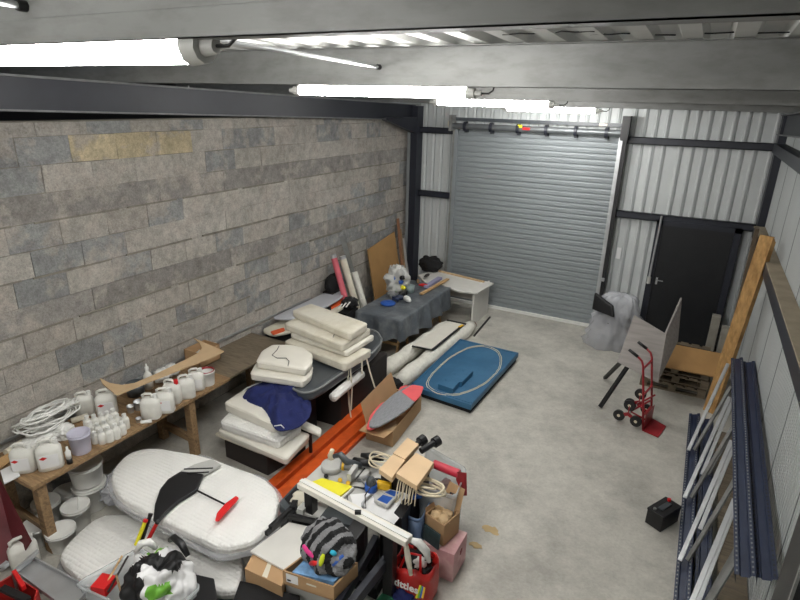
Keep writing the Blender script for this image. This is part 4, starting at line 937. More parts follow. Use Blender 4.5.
tag(MB().blob((sum(c4, Vector())/4)*1.0-Vector((0, 0, .66-.28)), (.16, .16, .3), 5, .4, 3, 4).build('folded_cloth', mat('dusky_cloth', (150, 130, 128), .8)), 'dusky folded cloth inside the clear tub', 'cloth')
a, b = A(434, 464, .76), A(459, 474, .76); t = tag(MB().cyl(a, b, .04).build('red_roll', mat('red_vinyl', (190, 40, 62), .45)), 'crimson roll lying over the clear tub', 'roll')
MB().hexa([b+Vector((-.01, -.04, -.04)), b+Vector((.07, -.01, -.04)), b+Vector((.08, 0, -.2)), b+Vector((.06, -.02, -.2))], [b+Vector((-.01, -.03, .04)), b+Vector((.07, 0, .04)), b+Vector((.09, 0, -.2)), b+Vector((.07, -.01, -.2))]).build('loose_end', 'red', t)
c4 = PX([(404, 518), (420, 524), (432, 500), (414, 492)], .5)
t = tub('blue_tub', c4, .54, 'bluegrey', 'blue grey tub between the tool table and the pink carton'); MB().box(0, .001, 0, .001, 0, .001)
tag(MB().beam(A(410, 497, .6), A(421, 495, .6), .05, .03).build('blue_sachet', 'blue'), 'blue sachet on the blue grey tub', 'sachet')
t = tag(MB().prism([p[:2] for p in PX([(394, 512), (404, 498), (411, 501), (402, 519)], .64)], 0, .64).build('slotted_crate', 'black', bevel=.006), 'black slotted crate at the end of the tool table', 'crate')
# pink carton + paper carton with tan cloths
x0, x1, y0, y1 = 3.72, 4.02, -6.66, -6.36
t = thing('pink_carton', (3.85, -6.5, 0), 'faded pink cardboard carton on the floor', 'box')
MB().box(x0, x1, y0, y1, 0, .3).build('carton_body', 'pinkbox', t, bevel=.003)
MB().box(x0+.14, x0+.16, y0-.001, y1+.001, .3, .302).build('lid_seam', 'cream', t)
MB().blob((x0+.08, y0-.001, .07), (.03, .002, .02), 2, .5, 3, 3, False).build('crimson_print', 'red', t)
MB().blob((x1+.001, y0+.17, .2), (.002, .03, .03), 5, .5, 3, 3, False).build('crimson_print', 'red', t)
q4 = [Vector((3.69, -6.56, 0)), Vector((3.90, -6.62, 0)), Vector((3.95, -6.40, 0)), Vector((3.75, -6.35, 0))]
t = carton('paper_carton', 'brown carton with tall rear flap on top of the pink carton', q4, .22, [(2, .2, 1.15), (3, .04, 1.3)], 'card', .302)
MB().beam(q4[2].lerp(q4[3], .5)+Vector((-.03, 0.045, .62)), q4[2].lerp(q4[3], .5)+Vector((.03, .04, .62)), .01, .03).build('hand_hole', 'black', t)
for k, (dx, dy) in enumerate(((-.04, -.03), (.03, .03), (.04, -.05), (-.04, .05))):
    tag(MB().blob((3.82+dx, -6.48+dy, .50), (.055, .05, .04), 60+k, .3, 3, 3).build('tan_pouch', 'tan'), 'tan cloth pouch in the brown carton on the pink carton', 'pouch', 'tan pouches in the carton')
t = tag(MB().hexa([(3.70, -6.62, .302), (3.88, -6.68, .302), (3.88, -6.665, .302), (3.70, -6.605, .302)], [(3.70, -6.60, .44), (3.88, -6.655, .44), (3.88, -6.64, .44), (3.70, -6.585, .44)]).build('printed_bag', mat('dark_teal_print', (50, 66, 68), .6, var=.3, scale=20)), 'dark teal printed packet at the front of the brown carton', 'packet')
# carrier bag with lettering
c = Vector((3.79, -6.90, 0))
t = thing('shopping_bag', c, 'red shopping bag with white lettering and rainbow print, stuffed with black cloth', 'bag')
pl4 = [c+Vector(q) for q in ((-.16, -.16, 0), (.17, -.14, 0), (.17, .14, 0), (-.16, .13, 0))]
def ringb(s_, z, w=0, seed=0):
    p = resamp(chaikin(pl4, 2), 48); return [Vector((c.x+(q.x-c.x)*s_, c.y+(q.y-c.y)*s_, z+w*noise.noise(Vector((q.x*9, q.y*9, seed))))) for q in p]
MB().rings([ringb(.85, 0), ringb(1.0, .04), ringb(1.05, .15), ringb(1.0, .27), ringb(.98, .36, .08), ringb(.95, .34, .08), ringb(.9, .2)], top=True).build('bag_body', mat('bag_red', (178, 34, 30), .4, var=.1), t)
MB().blob(c+Vector((0, 0, .29)), (.13, .11, .09), 15, .5, 3, 4).build('black_filling', 'black_m', t)
MB().blob(c+Vector((.04, -.03, .36)), (.05, .05, .05), 16, .5, 3, 3).build('white_filling', 'white', t)
for s_ in (-1, 1): MB().tube([c+Vector((-.09, s_*.13, .33)), c+Vector((-.06, s_*.07, .45)), c+Vector((.05, s_*.05, .46)), c+Vector((.09, s_*.12, .33))], .012, 8).build('handle', 'redbright', t)
def text3(body, size, loc, rx, rz, m, parent, nm='lettering', ry=0, ext=.0015):
    cu = bpy.data.curves.new('txt', 'FONT'); cu.body = body; cu.size = size; cu.extrude = ext; cu.align_x = 'CENTER'; cu.align_y = 'CENTER'; cu.offset = size*.02
    ob = bpy.data.objects.new('txt', cu); COL.objects.link(ob); dg = bpy.context.evaluated_depsgraph_get(); me = bpy.data.meshes.new_from_object(ob.evaluated_get(dg))
    bpy.data.objects.remove(ob); o = bpy.data.objects.new(nm, me); me.materials.append(M[m]); COL.objects.link(o); o.parent = parent
    o.location = Vector(loc)-ORI[parent.name]; o.rotation_euler = (rx, ry, rz); ORI[o.name] = Vector(loc); return o
for k, m in enumerate(('yellow', 'green', 'blue', 'yellowp')): MB().beam(c+Vector((.09+k*.018, -.183, .16+.01*k)), c+Vector((.12+k*.012, -.178, .30)), .004, .016, (1, 0, 0)).build('rainbow_stripe', m, t)
MB().beam(c+Vector((-.16, -.178, .3)), c+Vector((-.16, -.186, .1)), .004, .03, (1, 0, 0)).build('rainbow_stripe', 'yellowp', t)
text3('Skittles', .095, c+Vector((-.03, -.192, .24)), R(88), R(3), 'white', t)
# long white profile
za = .74; a, b = A(301, 483, za), A(409, 541, za)
t = thing('white_profile', a.lerp(b, .5), 'long white plastic profile lying across the front of the tool table', 'profile')
MB().beam(a, b, .10, .05).build('profile_body', 'offw2', t, bevel=.004); MB().beam(a+Vector((0, 0, .03)), b+Vector((0, 0, .03)), .035, .014).build('ridge', 'white', t)
for q in (.1, .85):
    p = a.lerp(b, q); tag(MB().box(p.x-.04, p.x+.04, p.y-.04, p.y+.04, 0, za-.026).build('trestle_post', 'black'), ['black post carrying the far end of the white profile', 'black post carrying the near end of the white profile'][q > .5], 'post')
p0 = [A(x, y, z) for x, y, z in ((411, 540, .72), (419, 543, .68), (426, 551, .6), (429, 562, .5))]
tag(MB().tube(p0, [.02, .035, .035, .015], 8).build('hose_end', 'white'), 'curved white hose end hanging beyond the white profile', 'hose')
p0 = [A(x, y, z) for x, y, z in ((406, 546, .66), (408, 558, .55), (411, 575, .42))]
tag(MB().tube(p0, [.02, .025, .015], 8).build('white_cloth_strip', 'cream'), 'off white strip hanging into the shopping bag', 'strip')
# white panels, black tool arms, case
z = .46
tag(MB().prism([p[:2] for p in PX([(250, 551), (289, 522), (336, 532), (310, 580), (283, 569)], z)], z-.02, z).build('laminate_sheet', 'white_lam', bevel=.003), 'white panel in front of the black clamps, near the striped hat', 'panel')
tag(MB().prism([p[:2] for p in PX([(294, 511), (307, 498), (345, 511), (338, 523)], .5)], .48, .5).build('laminate_sheet', 'greyl'), 'smaller pale panel tucked under the white profile', 'panel')
tag(MB().prism([p[:2] for p in PX([(318, 519), (328, 506), (362, 516), (354, 526)], .56)], .502, .56).build('toolbox_lid', 'hull', bevel=.005), 'dark grey lid on the pale panel under the white profile', 'lid')
t = tag(MB().beam(A(300, 512, .53), A(308, 503, .53), .06, .05).build('tape_gun', 'greyl'), 'silver and red tape dispenser on the pale panel', 'dispenser'); MB().cyl(A(311, 500, .53), A(314, 503, .56), .03).build('red_cap', 'redbright', t)
t = thing('support_box', A(300, 545, 0), 'cardboard box under the white panel corner', 'box')
MB().prism([p[:2] for p in PX([(245, 572), (254, 556), (287, 569), (282, 590)], .4)], 0, .435).build('carton_body', 'card', t); MB().prism([p[:2] for p in PX([(262, 576), (268, 562), (272, 563), (267, 578)], .437)], .435, .437).build('tape', 'cream', t)
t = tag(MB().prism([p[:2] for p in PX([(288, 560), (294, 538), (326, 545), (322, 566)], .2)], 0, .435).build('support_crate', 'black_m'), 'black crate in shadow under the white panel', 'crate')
for k, (a, b) in enumerate((((266, 534), (293, 512)), ((270, 528), (294, 506)), ((288, 516), (328, 524)))):
    zz = (.5, .53, .51)[k]; t = tag(MB().beam(A(*a, zz), A(*b, zz), .035, .04).build('bar_clamp', 'black', bevel=.004), ['black bar clamp lying nearest the bubble wrapped cushion', 'black bar clamp behind the nearest one', 'black bar lying along the far edge of the white panel'][k], 'clamp')
    p = A(*b, zz); MB().cbox(p, (.05, .09, .06), .4).build('clamp_head', 'black', t)
t = thing('slotted_case', A(290, 498, .4), 'dark plastic crate with handle slot beside the orange beams', 'crate')
cq = PX([(279, 502), (298, 482), (306, 486), (287, 512)], .52); MB().prism([p[:2] for p in cq], 0, .52).build('case_body', 'hull', t, bevel=.005); ce = sum(cq, Vector())/4; MB().prism([(ce+(p-ce)*.6)[:2] for p in cq], .518, .523).build('handle_slot', 'black', t)
tag(MB().blob(A(303, 500, .5)+Vector((0, 0, .02)), (.1, .1, .05), 77, .4, 3, 3).build('canvas_cloth', 'cream'), 'cream cloth draped over the dark slotted crate', 'cloth')
# tray carton with hat
z1 = .60
q4 = PX([(283, 580), (334, 597), (358, 572), (312, 558)], .5)
for q in q4: q.z = 0
t = carton('tray_carton', 'shallow cardboard tray with a white shipping label under the striped hat', q4, .13, [], 'card', .462)
a, b = q4[0], q4[1]; d = (b-a).normalized(); n_ = Vector((d.y, -d.x, 0))
w = a+d*.03+n_*.002; MB().slab([w+Vector((0, 0, .50)), w+d*.1+Vector((0, 0, .50)), w+d*.1+Vector((0, 0, .58)), w+Vector((0, 0, .58))], n_*.001).build('shipping_label', 'paper', t)
w = a+d*.04+n_*.004; MB().slab([w+Vector((0, 0, .515)), w+d*.03+Vector((0, 0, .515)), w+d*.03+Vector((0, 0, .53)), w+Vector((0, 0, .53))], n_*.001).build('label_mark', 'black', t)
w = a+d*.2+n_*.002; MB().slab([w+Vector((0, 0, .535)), w+d*.08+Vector((0, 0, .535)), w+d*.08+Vector((0, 0, .55)), w+Vector((0, 0, .55))], n_*.001).build('paper_strip', 'cream', t)
t2 = tag(MB().prism([p[:2] for p in PX([(292, 572), (334, 582), (352, 565), (308, 556)], .6)], .48, .6).build('magazine_stack', mat('blue_magazine', (110, 150, 190), .5, var=.4, scale=14)), 'blue printed magazines in the cardboard tray', 'magazines')
tag(MB().prism([p[:2] for p in PX([(286, 590), (330, 602), (345, 590), (300, 576)], .3)], 0, .455).build('grey_tub', 'greyl'), 'pale grey box under the cardboard tray', 'box')
# hat: striped dome
hc = A(329, 548, .66); t = thing('knit_hat', hc, 'black and grey striped knit hat with bright trim patches', 'hat')
mb = MB(); n = 150; m_n = 50; P = []; sx, sy, hz = .25, .19, .2; U = []
for j in range(m_n+1):
    ph = (j/m_n)*(pi/2+.25)-.25
    for i in range(n):
        a = 2*pi*i/n; rr = cos(ph); q = Vector((sx*rr*cos(a), sy*rr*sin(a), hz*sin(ph))); dn = Vector((rr*cos(a), rr*sin(a), sin(ph)))
        q += dn*(.03*noise.noise(dn*2.2)+.018*noise.noise(dn*5)); U.append(dn.x+.12*dn.y+.1*sin(dn.z*3)+.05*noise.noise(dn*3)); P.append(hc+Matrix.Rotation(-.45, 3, 'Z') @ q)
mb.v = P[:]
for j in range(m_n):
    for i in range(n):
        i2 = (i+1) % n; mb.f.append([j*n+i, j*n+i2, (j+1)*n+i2, (j+1)*n+i]); mb.mi.append(int((U[j*n+i]+1.3)*5.2) % 2); mb.sm.append(True); mb.fc.append(None)
mb.build('crown', ['knitb', 'knitg'], t)
def hatpt(px, py):
    d = _d(px, py).normalized(); best = min(P, key=lambda p: ((p-CAM)-d*((p-CAM).dot(d))).length+.05*(p-CAM).length); return best
for k, (a, b, m, w_) in enumerate((((303, 546), (313, 557), 'magenta', .02), ((310, 563), (317, 563), 'redbright', .02), ((320, 566), (324, 554), 'lime', .018), ((330, 552), (336, 554), 'cyan', .018), ((332, 566), (343, 555), 'blue', .018))):
    p, q = hatpt(*a), hatpt(*b); MB().tube([p, p.lerp(q, .3), p.lerp(q, .7), q], [w_*.6, w_, w_, w_*.6], 10).build('trim_patch', m, t)
t = tag(MB().prism([p[:2] for p in PX([(345, 532), (357, 514), (368, 520), (364, 530), (356, 540)], .72)], .47, .72).build('black_case', 'black', bevel=.008), 'black tool case right of the striped hat', 'case'); p = A(358, 514, .76); MB().cbox(p, (.05, .03, .06), .5).build('latch', 'black', t)
# black shelving beams at bottom
for k, (a, b, lab) in enumerate((((376, 540), (338, 606), 'black metal beam beside the cardboard tray'), ((390, 556), (346, 612), 'black metal beam nearest the shopping bag'))):
    a, b = A(*a, .42), A(*b, .42); t = thing('black_frame_beam', a.lerp(b, .5)-Vector((0, 0, .42)), lab, 'beam')
    MB().beam(a, b, .05, .10).build('beam_body', 'charcoal', t)
    for q in (.05, .95): p = a.lerp(b, q); MB().box(p.x-.03, p.x+.03, p.y-.03, p.y+.03, 0, .38).build('foot', 'black', t)
tag(MB().prism([p[:2] for p in PX([(348, 585), (382, 545), (400, 555), (376, 600)], .0)], 0, .12).build('dark_box', 'black_m'), 'black flat box on the floor between the two black beams', 'box')
tag(drape(PX([(372, 596), (392, 580), (404, 588), (400, 606), (376, 612)], .1), .12, .01, .03, 8).build('green_sheet', 'dgreen'), 'dark green sheet on the floor below the shopping bag', 'sheet')
tag(MB().blob(A(402, 604, 0)+Vector((0, 0, .07)), (.16, .1, .08), 22, .4, 3, 4).build('navy_garment', 'navy'), 'navy garment on the floor at the bottom edge below the shopping bag', 'cloth')
# ------------------------------------------------------------------ bottom left
c4 = PX([(76, 584), (160, 622), (200, 586), (140, 548)], .42)
t = tub('clear_tub', c4, .42, 'clear', 'clear plastic tub holding the black and white bag, at the lower left')
bc = A(157, 572, .45); t = thing('carrier_bag', Vector((bc.x, bc.y, .06)), 'black and white carrier bag with green leaf print in the lower left tub', 'bag')
pl = PX([(122, 590), (135, 560), (170, 545), (190, 560), (182, 590), (150, 606)], .5); cb = sum(pl, Vector())/6
def rb(s_, z, w=0, sd=0):
    p = resamp(chaikin([Vector((q.x, q.y, 0)) for q in pl], 2), 60); out = []
    for q in p:
        nn = noise.noise(Vector((q.x*7, q.y*7, sd+z*3))); out.append(Vector((cb.x+(q.x-cb.x)*s_*(1+.08*nn), cb.y+(q.y-cb.y)*s_*(1+.08*nn), z+w*nn)))
    return out
mb = MB(); bm = bmesh.new(); bmesh.ops.create_icosphere(bm, subdivisions=5, radius=1); cz = Vector((cb.x, cb.y, .36))
def bagdisp(p):
    k = 1+.25*noise.noise(p*2)+.35*abs(noise.noise(p*3+Vector((3, 1, 2))))
    if p.z > .55: k *= 1-.45*max(0, 1-math.hypot(p.x, p.y)*1.6)
    return Vector((p.x*.24*k, p.y*.21*k, p.z*.30*k))
P = [cz+bagdisp(v.co) for v in bm.verts]; bm.verts.index_update(); mb.v = P[:]
vc = [v.co.copy() for v in bm.verts]
for f in bm.faces:
    c0 = f.calc_center_median(); ang = math.atan2(c0.y, c0.x); nn = noise.noise(c0*1.3+Vector((5, 2, 1)))
    blk_ = (-2.7 < ang < -1.25 and c0.z < .75) or (c0.z > .7 and nn > -.12) or (.9 < ang < 1.7 and c0.z > .3)
    grn = (-1.1 < ang < -.3 and .40 < c0.z < .66) or (2.0 < ang < 2.8 and .5 < c0.z < .75)
    mb.f.append([v.index for v in f.verts]); mb.mi.append(2 if grn else (1 if blk_ else 0)); mb.sm.append(True); mb.fc.append(None)
bm.free(); o = mb.build('bag_body', [mat('bag_white', (222, 222, 222), .6), mat('bag_black', (20, 20, 22), .55), 'green'], t)
for k, (h0, h1) in enumerate((((136, 552), (156, 548)), ((170, 540), (188, 556)))):
    a, b = A(*h0, .6), A(*h1, .6); MB().tube([a, a.lerp(b, .3)+Vector((0, 0, .07)), a.lerp(b, .7)+Vector((0, 0, .07)), b], [.02, .028, .03, .02], 8).build('handle', ['white', 'black'][k], t)
tag(MB().blob(A(174, 585, .42), (.09, .08, .14), 70, .2, 2, 4).build('orange_packet', mat('terracotta_pack', (206, 92, 60), .5)), 'terracotta packet inside the lower left clear tub', 'packet')
for k, (a, b, m, lab) in enumerate((((136, 545), (145, 522), 'yellow', 'yellow marker tube sticking out of the clear tub'), ((148, 540), (157, 523), 'redbright', 'red handled tool sticking out of the clear tub'), ((142, 540), (150, 516), 'black', 'black twisted tool tip between the yellow and red ones'))):
    p, q = A(*a, .5), A(*b, .66); t = tag(MB().cyl(p, q, .016).build('marker', m), lab, 'tool'); MB().cyl(q, q+(q-p).normalized()*.02, .018).build('tip', 'redbright' if k == 0 else 'black', t)
tag(MB().beam(A(98, 592, .36), A(110, 578, .36), .12, .08).build('red_box', 'redbright', bevel=.004), 'small red packet at the left inside the clear tub', 'packet')
for k, (a, b) in enumerate((((108, 592), (128, 556)), ((104, 588), (122, 556)), ((124, 602), (116, 575)))): tag(MB().cyl(A(*a, .38), A(*b, .44), .008).build('thin_stick', ['browndark', 'pine', 'wood'][k]), ['dark thin stick leaning in the clear tub', 'pale thin stick leaning in the clear tub', 'short brown stick beside the red packet'][k], 'stick')
t = tag(MB().prism([p[:2] for p in PX([(187, 572), (214, 578), (219, 606), (188, 606)], .35)], 0, .35).build('black_bin', 'black', bevel=.01), 'black box right of the lower left clear tub', 'box')
t = tag(MB().prism([p[:2] for p in PX([(233, 600), (240, 580), (300, 595), (296, 620), (236, 622)], .33)], 0, .33).build('mesh_basket', 'black_m', bevel=.01), 'dark mesh basket at the bottom edge below the white panel', 'basket')
# metal tray
z = .34; tr = PX([(17, 573), (34, 559), (90, 590), (70, 612)], z)
t = thing('metal_tray', A(50, 590), 'pale grey metal tray with folded edges at the lower left', 'tray')
MB().prism([p[:2] for p in tr], z-.012, z).build('tray_base', 'galv2', t)
for i in range(4): MB().beam(tr[i]+Vector((0, 0, .01)), tr[(i+1) % 4]+Vector((0, 0, .01)), .012, .035).build('folded_edge', 'galv2', t)
for i in range(4): p = tr[i]; MB().box(p.x-.02, p.x+.02, p.y-.02, p.y+.02, 0, z-.012).build('leg', 'galv', t)
t = thing('angle_bar', A(20, 570), 'two galvanised angle bars beside the metal tray', 'bar'); MB().beam(A(14, 572, .42), A(38, 551, .42), .02, .03).build('bar', 'galv2', t); MB().beam(A(0, 569, .44), A(8, 563, .44), .03, .04).build('bar', 'galv2', t)
p = A(14, 572, .42); MB().box(p.x-.015, p.x+.015, p.y-.015, p.y+.015, 0, .41).build('foot', 'galv', t)
c4 = PX([(-18, 590), (30, 612), (38, 588), (12, 572)], .4)
for q in c4: q.z = 0
t = carton('red_carton', 'red and brown carton of tools at the bottom left corner', c4, .38, [], mat('red_carton_print', (166, 34, 30), .6, var=.15))
t = tag(MB().beam(A(14, 572, .43), A(24, 588, .43), .03, .04).build('red_tool', 'redbright', bevel=.004), 'red handled tool on the edge of the red carton', 'tool')
tag(MB().beam(A(2, 588, .42), A(28, 600, .42), .05, .03).build('black_tool', 'black', bevel=.004), 'black tool lying across the red carton', 'tool')
# maroon tarp leaning at bench end
o = MB(); pts = [AX(-30, 470, .55), AX(0, 480, .6), AX(16, 508, .72), AX(34, 541, .86)]
P0 = [A(-8, 470, .72), A(-1, 477, .7), A(32, 541, .33), A(20, 560, .1), A(-20, 575, .1)]
tag(MB().slab(P0, (-.03, -.01, -.02)).build('maroon_sheet', 'maroon'), 'dark maroon sheet leaning at the near end of the workbench', 'sheet')
# ------------------------------------------------------------------ right side: wrapped chair
cx, cy = 4.4, -.62
t = thing('office_chair', (cx, cy, 0), 'black office chair wrapped in cloudy plastic beside the shutter', 'chair')
MB().lathe([(0, .42), (.24, .42), (.26, .46), (.24, .5), (0, .51)], (cx, cy, 0)).build('seat', 'black', t)
pad = MB(); pad.hexa([(cx-.35, cy-.26, .66), (cx+.02, cy-.38, .62), (cx+.04, cy-.32, .62), (cx-.33, cy-.2, .66)], [(cx-.35, cy-.22, .94), (cx-.03, cy-.34, .80), (cx-.01, cy-.28, .80), (cx-.33, cy-.16, .94)]); pad.build('backrest', 'black', t, bevel=.02)
MB().cyl((cx, cy, .08), (cx, cy, .43), .03).build('gas_stem', 'black', t)
for k in range(5):
    a = k*2*pi/5; MB().beam((cx, cy, .09), (cx+.28*cos(a), cy+.28*sin(a), .07), .04, .03).build('foot_arm', 'black', t)
    MB().cyl((cx+.28*cos(a)-.015, cy+.28*sin(a), .028), (cx+.28*cos(a)+.015, cy+.28*sin(a), .028), .028).build('castor', 'black', t)
mb = MB(); rg = []
for z, r, ox in ((.0, .42, -.04), (.015, .44, -.04), (.10, .38, -.02), (.18, .43, 0), (.26, .36, 0), (.34, .40, 0), (.43, .34, .0), (.5, .38, .02), (.58, .32, .03), (.66, .35, .03), (.74, .29, .05), (.82, .30, .05), (.88, .26, .06), (.91, .2, .08), (.92, .05, .08)):
    row = []
    for i in range(96):
        a = i*2*pi/96; f = noise.noise(Vector((cos(a)*2.2, sin(a)*2.2, z*5)))*.16+abs(noise.noise(Vector((cos(a)*5+z*6, sin(a)*5, z*3+4))))*-.16
        row.append(Vector((cx+ox+r*1.0*cos(a)*(1.04+f), cy+r*.82*sin(a)*(1.04+f), z+(.05*noise.noise(Vector((cos(a)*2, sin(a)*2, 8+z))) if z > .05 else 0))))
    rg.append(row)
mb.rings(rg, bottom=False); mb.build('plastic_cover', 'film2', t)
# tipped table (two grey boards) with black legs
t = thing('tipped_table', A(640, 392), 'grey oak table top tipped against a second board, with black legs', 'table')
Q = [AY(634, 315, -2.35), AY(617, 362, -2.75), AY(658, 383, -2.85), AY(666, 334, -2.45)]
MB().slab(Q, (.006, .02, -.006)).build('tabletop', 'greylam', t)
Q2 = [AY(666, 334, -2.45), AY(658, 382, -2.85), AY(678, 341, -2.25), AY(682, 298, -1.95)]
MB().slab(Q2, (-.02, .004, .0)).build('side_board', 'greylam', t)
for k, (a, ya, b) in enumerate((((628, 366), -2.72, (600, 407)), ((621, 362), -2.5, (605, 378)))):
    p = AY(*a, ya); q = A(*b, .02); MB().beam(p, q, .05, .035).build('leg', 'black', t)
# pallets, plywood
def pallet(x0, x1, y0, y1, z0, lab):
    t = thing('pallet', ((x0+x1)/2, (y0+y1)/2, z0), lab, 'pallet', None)
    for k in range(6):
        x = x0+(x1-x0-.11)*k/5; MB().box(x, x+.11, y0, y1, z0+.11, z0+.13).build('deck_board', 'greywood', t)
    for y in (y0, (y0+y1)/2-.04, y1-.08):
        MB().box(x0, x1, y, y+.08, z0, z0+.018).build('bottom_board', 'greywood', t)
        for x in (x0, (x0+x1)/2-.05, x1-.1): MB().box(x, x+.1, y, y+.08, z0+.018, z0+.09).build('pallet_block', 'greywood', t)
        MB().box(x0, x1, y, y+.08, z0+.09, z0+.11).build('stringer', 'greywood', t)
pallet(5.02, 5.88, -1.95, -.95, 0.0, 'grey wooden pallet at the bottom of the stack by the black door'); pallet(5.05, 5.9, -1.92, -.93, .135, 'grey wooden pallet second in the stack by the black door'); pallet(5.0, 5.88, -1.9, -.9, .27, 'top grey wooden pallet of the stack by the black door')
o = MB(); o.hexa([(5.15, -2.0, .41), (6.02, -2.05, .41), (6.02, -1.15, .41), (5.15, -1.1, .41)], [(5.15, -2.0, .43), (6.02, -2.05, .43), (6.02, -1.15, .43), (5.15, -1.1, .43)])
tag(o.build('plywood_sheet', 'black_m'), 'thin black sheet lying on the pallet stack', 'sheet')
zz = .44
Q = [AY(668, 372, -2.1), AY(722, 379, -2.05), AY(722, 356, -1.85), AY(674, 347, -1.85)]
MBq = MB(); MBq.slab([(5.28, -2.12, .44), (6.06, -2.1, .44), (6.06, -1.75, .66), (5.3, -1.75, .66)], (0, .015, -.02)); tag(MBq.build('plywood_board', 'mdf'), 'light plywood panel resting aslant on the pallet stack', 'panel')
tag(MB().box(5.28, 6.05, -1.6, -1.5, .44, .50).build('timber_batten', 'pine'), 'tan batten behind the aslant plywood panel', 'wood')
tag(MB().box(5.3, 6.05, -1.74, -1.64, .44, .56).build('black_bar', 'black_m'), 'black bar lying between plywood panel and batten', 'bar')
# OSB planks leaning
wd = Vector((.86, -.5, 0)); nn_ = Vector((-.5, -.86, 0))
for k in range(3):
    a = Vector((6.07, -2.6, 2.52-.03*k))-nn_*.03*k; b = Vector((5.94, -2.30, 0.0))-nn_*.03*k; mb = MB(); t_ = nn_*.014
    mb.hexa([b-wd*.075-t_, b+wd*.075-t_, b+wd*.075+t_, b-wd*.075+t_], [a-wd*.075-t_, a+wd*.075-t_, a+wd*.075+t_, a-wd*.075+t_])
    tag(mb.build('osb_plank', 'osb'), ['front long OSB plank leaning on the right wall rail', 'middle long OSB plank leaning on the right wall rail', 'rearmost long OSB plank leaning on the right wall rail'][k], 'plank')
for k, (x, w, h) in enumerate(((5.84, .12, .75), (6.0, .1, .62))): tag(MB().box(x, x+w, -.42-.1*k, -.28-.1*k, 0, h).build('concrete_post', 'concrete_grey'), ['grey concrete post standing right of the black door', 'shorter grey concrete post by the right column'][k], 'post')
tag(MB().box(6.06, 6.11, -1.2, -1.08, 0, 2.35).build('timber_plank', mat('dark_timber', (92, 78, 62), .7)), 'dark brown plank standing behind the OSB planks', 'plank')
# ------------------------------------------------------------------ stair climbing sack truck
t = thing('hand_truck', (5.25, -3.2, 0), 'red stair climbing sack truck with black handles', 'sack truck')
pl_ = [A(642, 431), A(658, 438), A(666, 427), A(652, 419)]
Z_ = lambda p, z: Vector((p[0], p[1], z))
MB().prism([p[:2] for p in pl_], .005, .014).build('toe_plate', 'red', t)
base = (A(642, 431), A(652, 419)); ax = (base[1]-base[0]).normalized(); bk = Vector((-ax.y, ax.x, 0)); 
if bk.x > 0: bk = -bk
hts = []
for k, b in enumerate(base):
    b = b+ax*(.03 if k == 0 else -.03)
    pts = [b+Vector((0, 0, .01)), b+bk*.07+Vector((0, 0, .45)), b+bk*.14+Vector((0, 0, .86)), b+bk*.165+Vector((0, 0, .92)), b+bk*.22+Vector((0, 0, .96))]
    hts.append(pts); MB().tube(pts, .014, 10).build('frame_tube', 'red', t)
    MB().tube([pts[-1]-bk*.0, pts[-1]+bk*.12+Vector((0, 0, .06))], .02, 10).build('grip', 'black', t)
for z in (.2, .5, .88): MB().beam(hts[0][0].lerp(hts[0][2], z/.92), hts[1][0].lerp(hts[1][2], z/.92), .02, .02).build('cross_bar', 'red', t)
MB().slab([hts[0][0], hts[1][0], hts[1][0]+Vector((0, 0, .22)), hts[0][0]+Vector((0, 0, .22))], bk*-.006).build('back_plate', 'red', t)
axc = (base[0]+base[1])/2+bk*.20+Vector((0, 0, .17))
for k in (-1, 1): MB().tube([((base[0]+base[1])/2)+ax*k*.1+Vector((0, 0, .4)), axc+ax*k*.12], .012, 8).build('brace', 'red', t); MB().tube([((base[0]+base[1])/2)+ax*k*.1+Vector((0, 0, .12)), axc+ax*k*.12], .012, 8).build('brace', 'red', t)
MB().cyl(axc-ax*.2, axc+ax*.2, .01).build('axle', 'galv2', t)
for k in (-1, 1):
    hub = axc+ax*k*.2; sp = MB(); ws = []
    for j in range(3):
        a = j*2*pi/3+.52-pi/2*0; w = hub+(bk*cos(a)-Vector((0, 0, 1))*sin(a))*.125; ws.append(w); sp.beam(hub, w, .012, .045)
    s_ = sp.build('wheel_spider', 'red', t)
    for w in ws:
        o = MB(); o.cyl(w-ax*.016, w+ax*.016, .072, seg=22); o = o.build('wheel', 'black', t); MB().cyl(w-ax*.02, w+ax*.02, .02, seg=14).build('wheel_hub', 'rope', o)
# ------------------------------------------------------------------ car battery
c = Vector((5.545, -4.94, 0)); ang = R(18)
t = thing('car_battery', c, 'black car battery on the bare floor', 'battery')
rz = math.atan2(-5.11+5.07, 5.54-5.41)
d1 = Vector((5.71-5.54, -4.80+5.11, 0)).normalized(); rz = math.atan2(d1.y, d1.x)
MB().cbox(c+Vector((0, 0, .08)), (.30, .17, .16), rz).build('case', 'black', t, bevel=.008)
MB().cbox(c+Vector((0, 0, .17)), (.31, .175, .025), rz).build('lid', 'black', t, bevel=.006)
MB().cbox(c+Vector((0, 0, .188)), (.16, .05, .014), rz).build('vent_strip', 'hull', t, bevel=.003)
m_ = Matrix.Rotation(rz, 3, 'Z')
MB().cyl(c+m_ @ Vector((.12, .03, .18)), c+m_ @ Vector((.12, .03, .205)), .018).build('red_terminal', 'redbright', t)
MB().cyl(c+m_ @ Vector((-.12, .03, .18)), c+m_ @ Vector((-.12, .03, .2)), .014).build('terminal', 'galv', t)
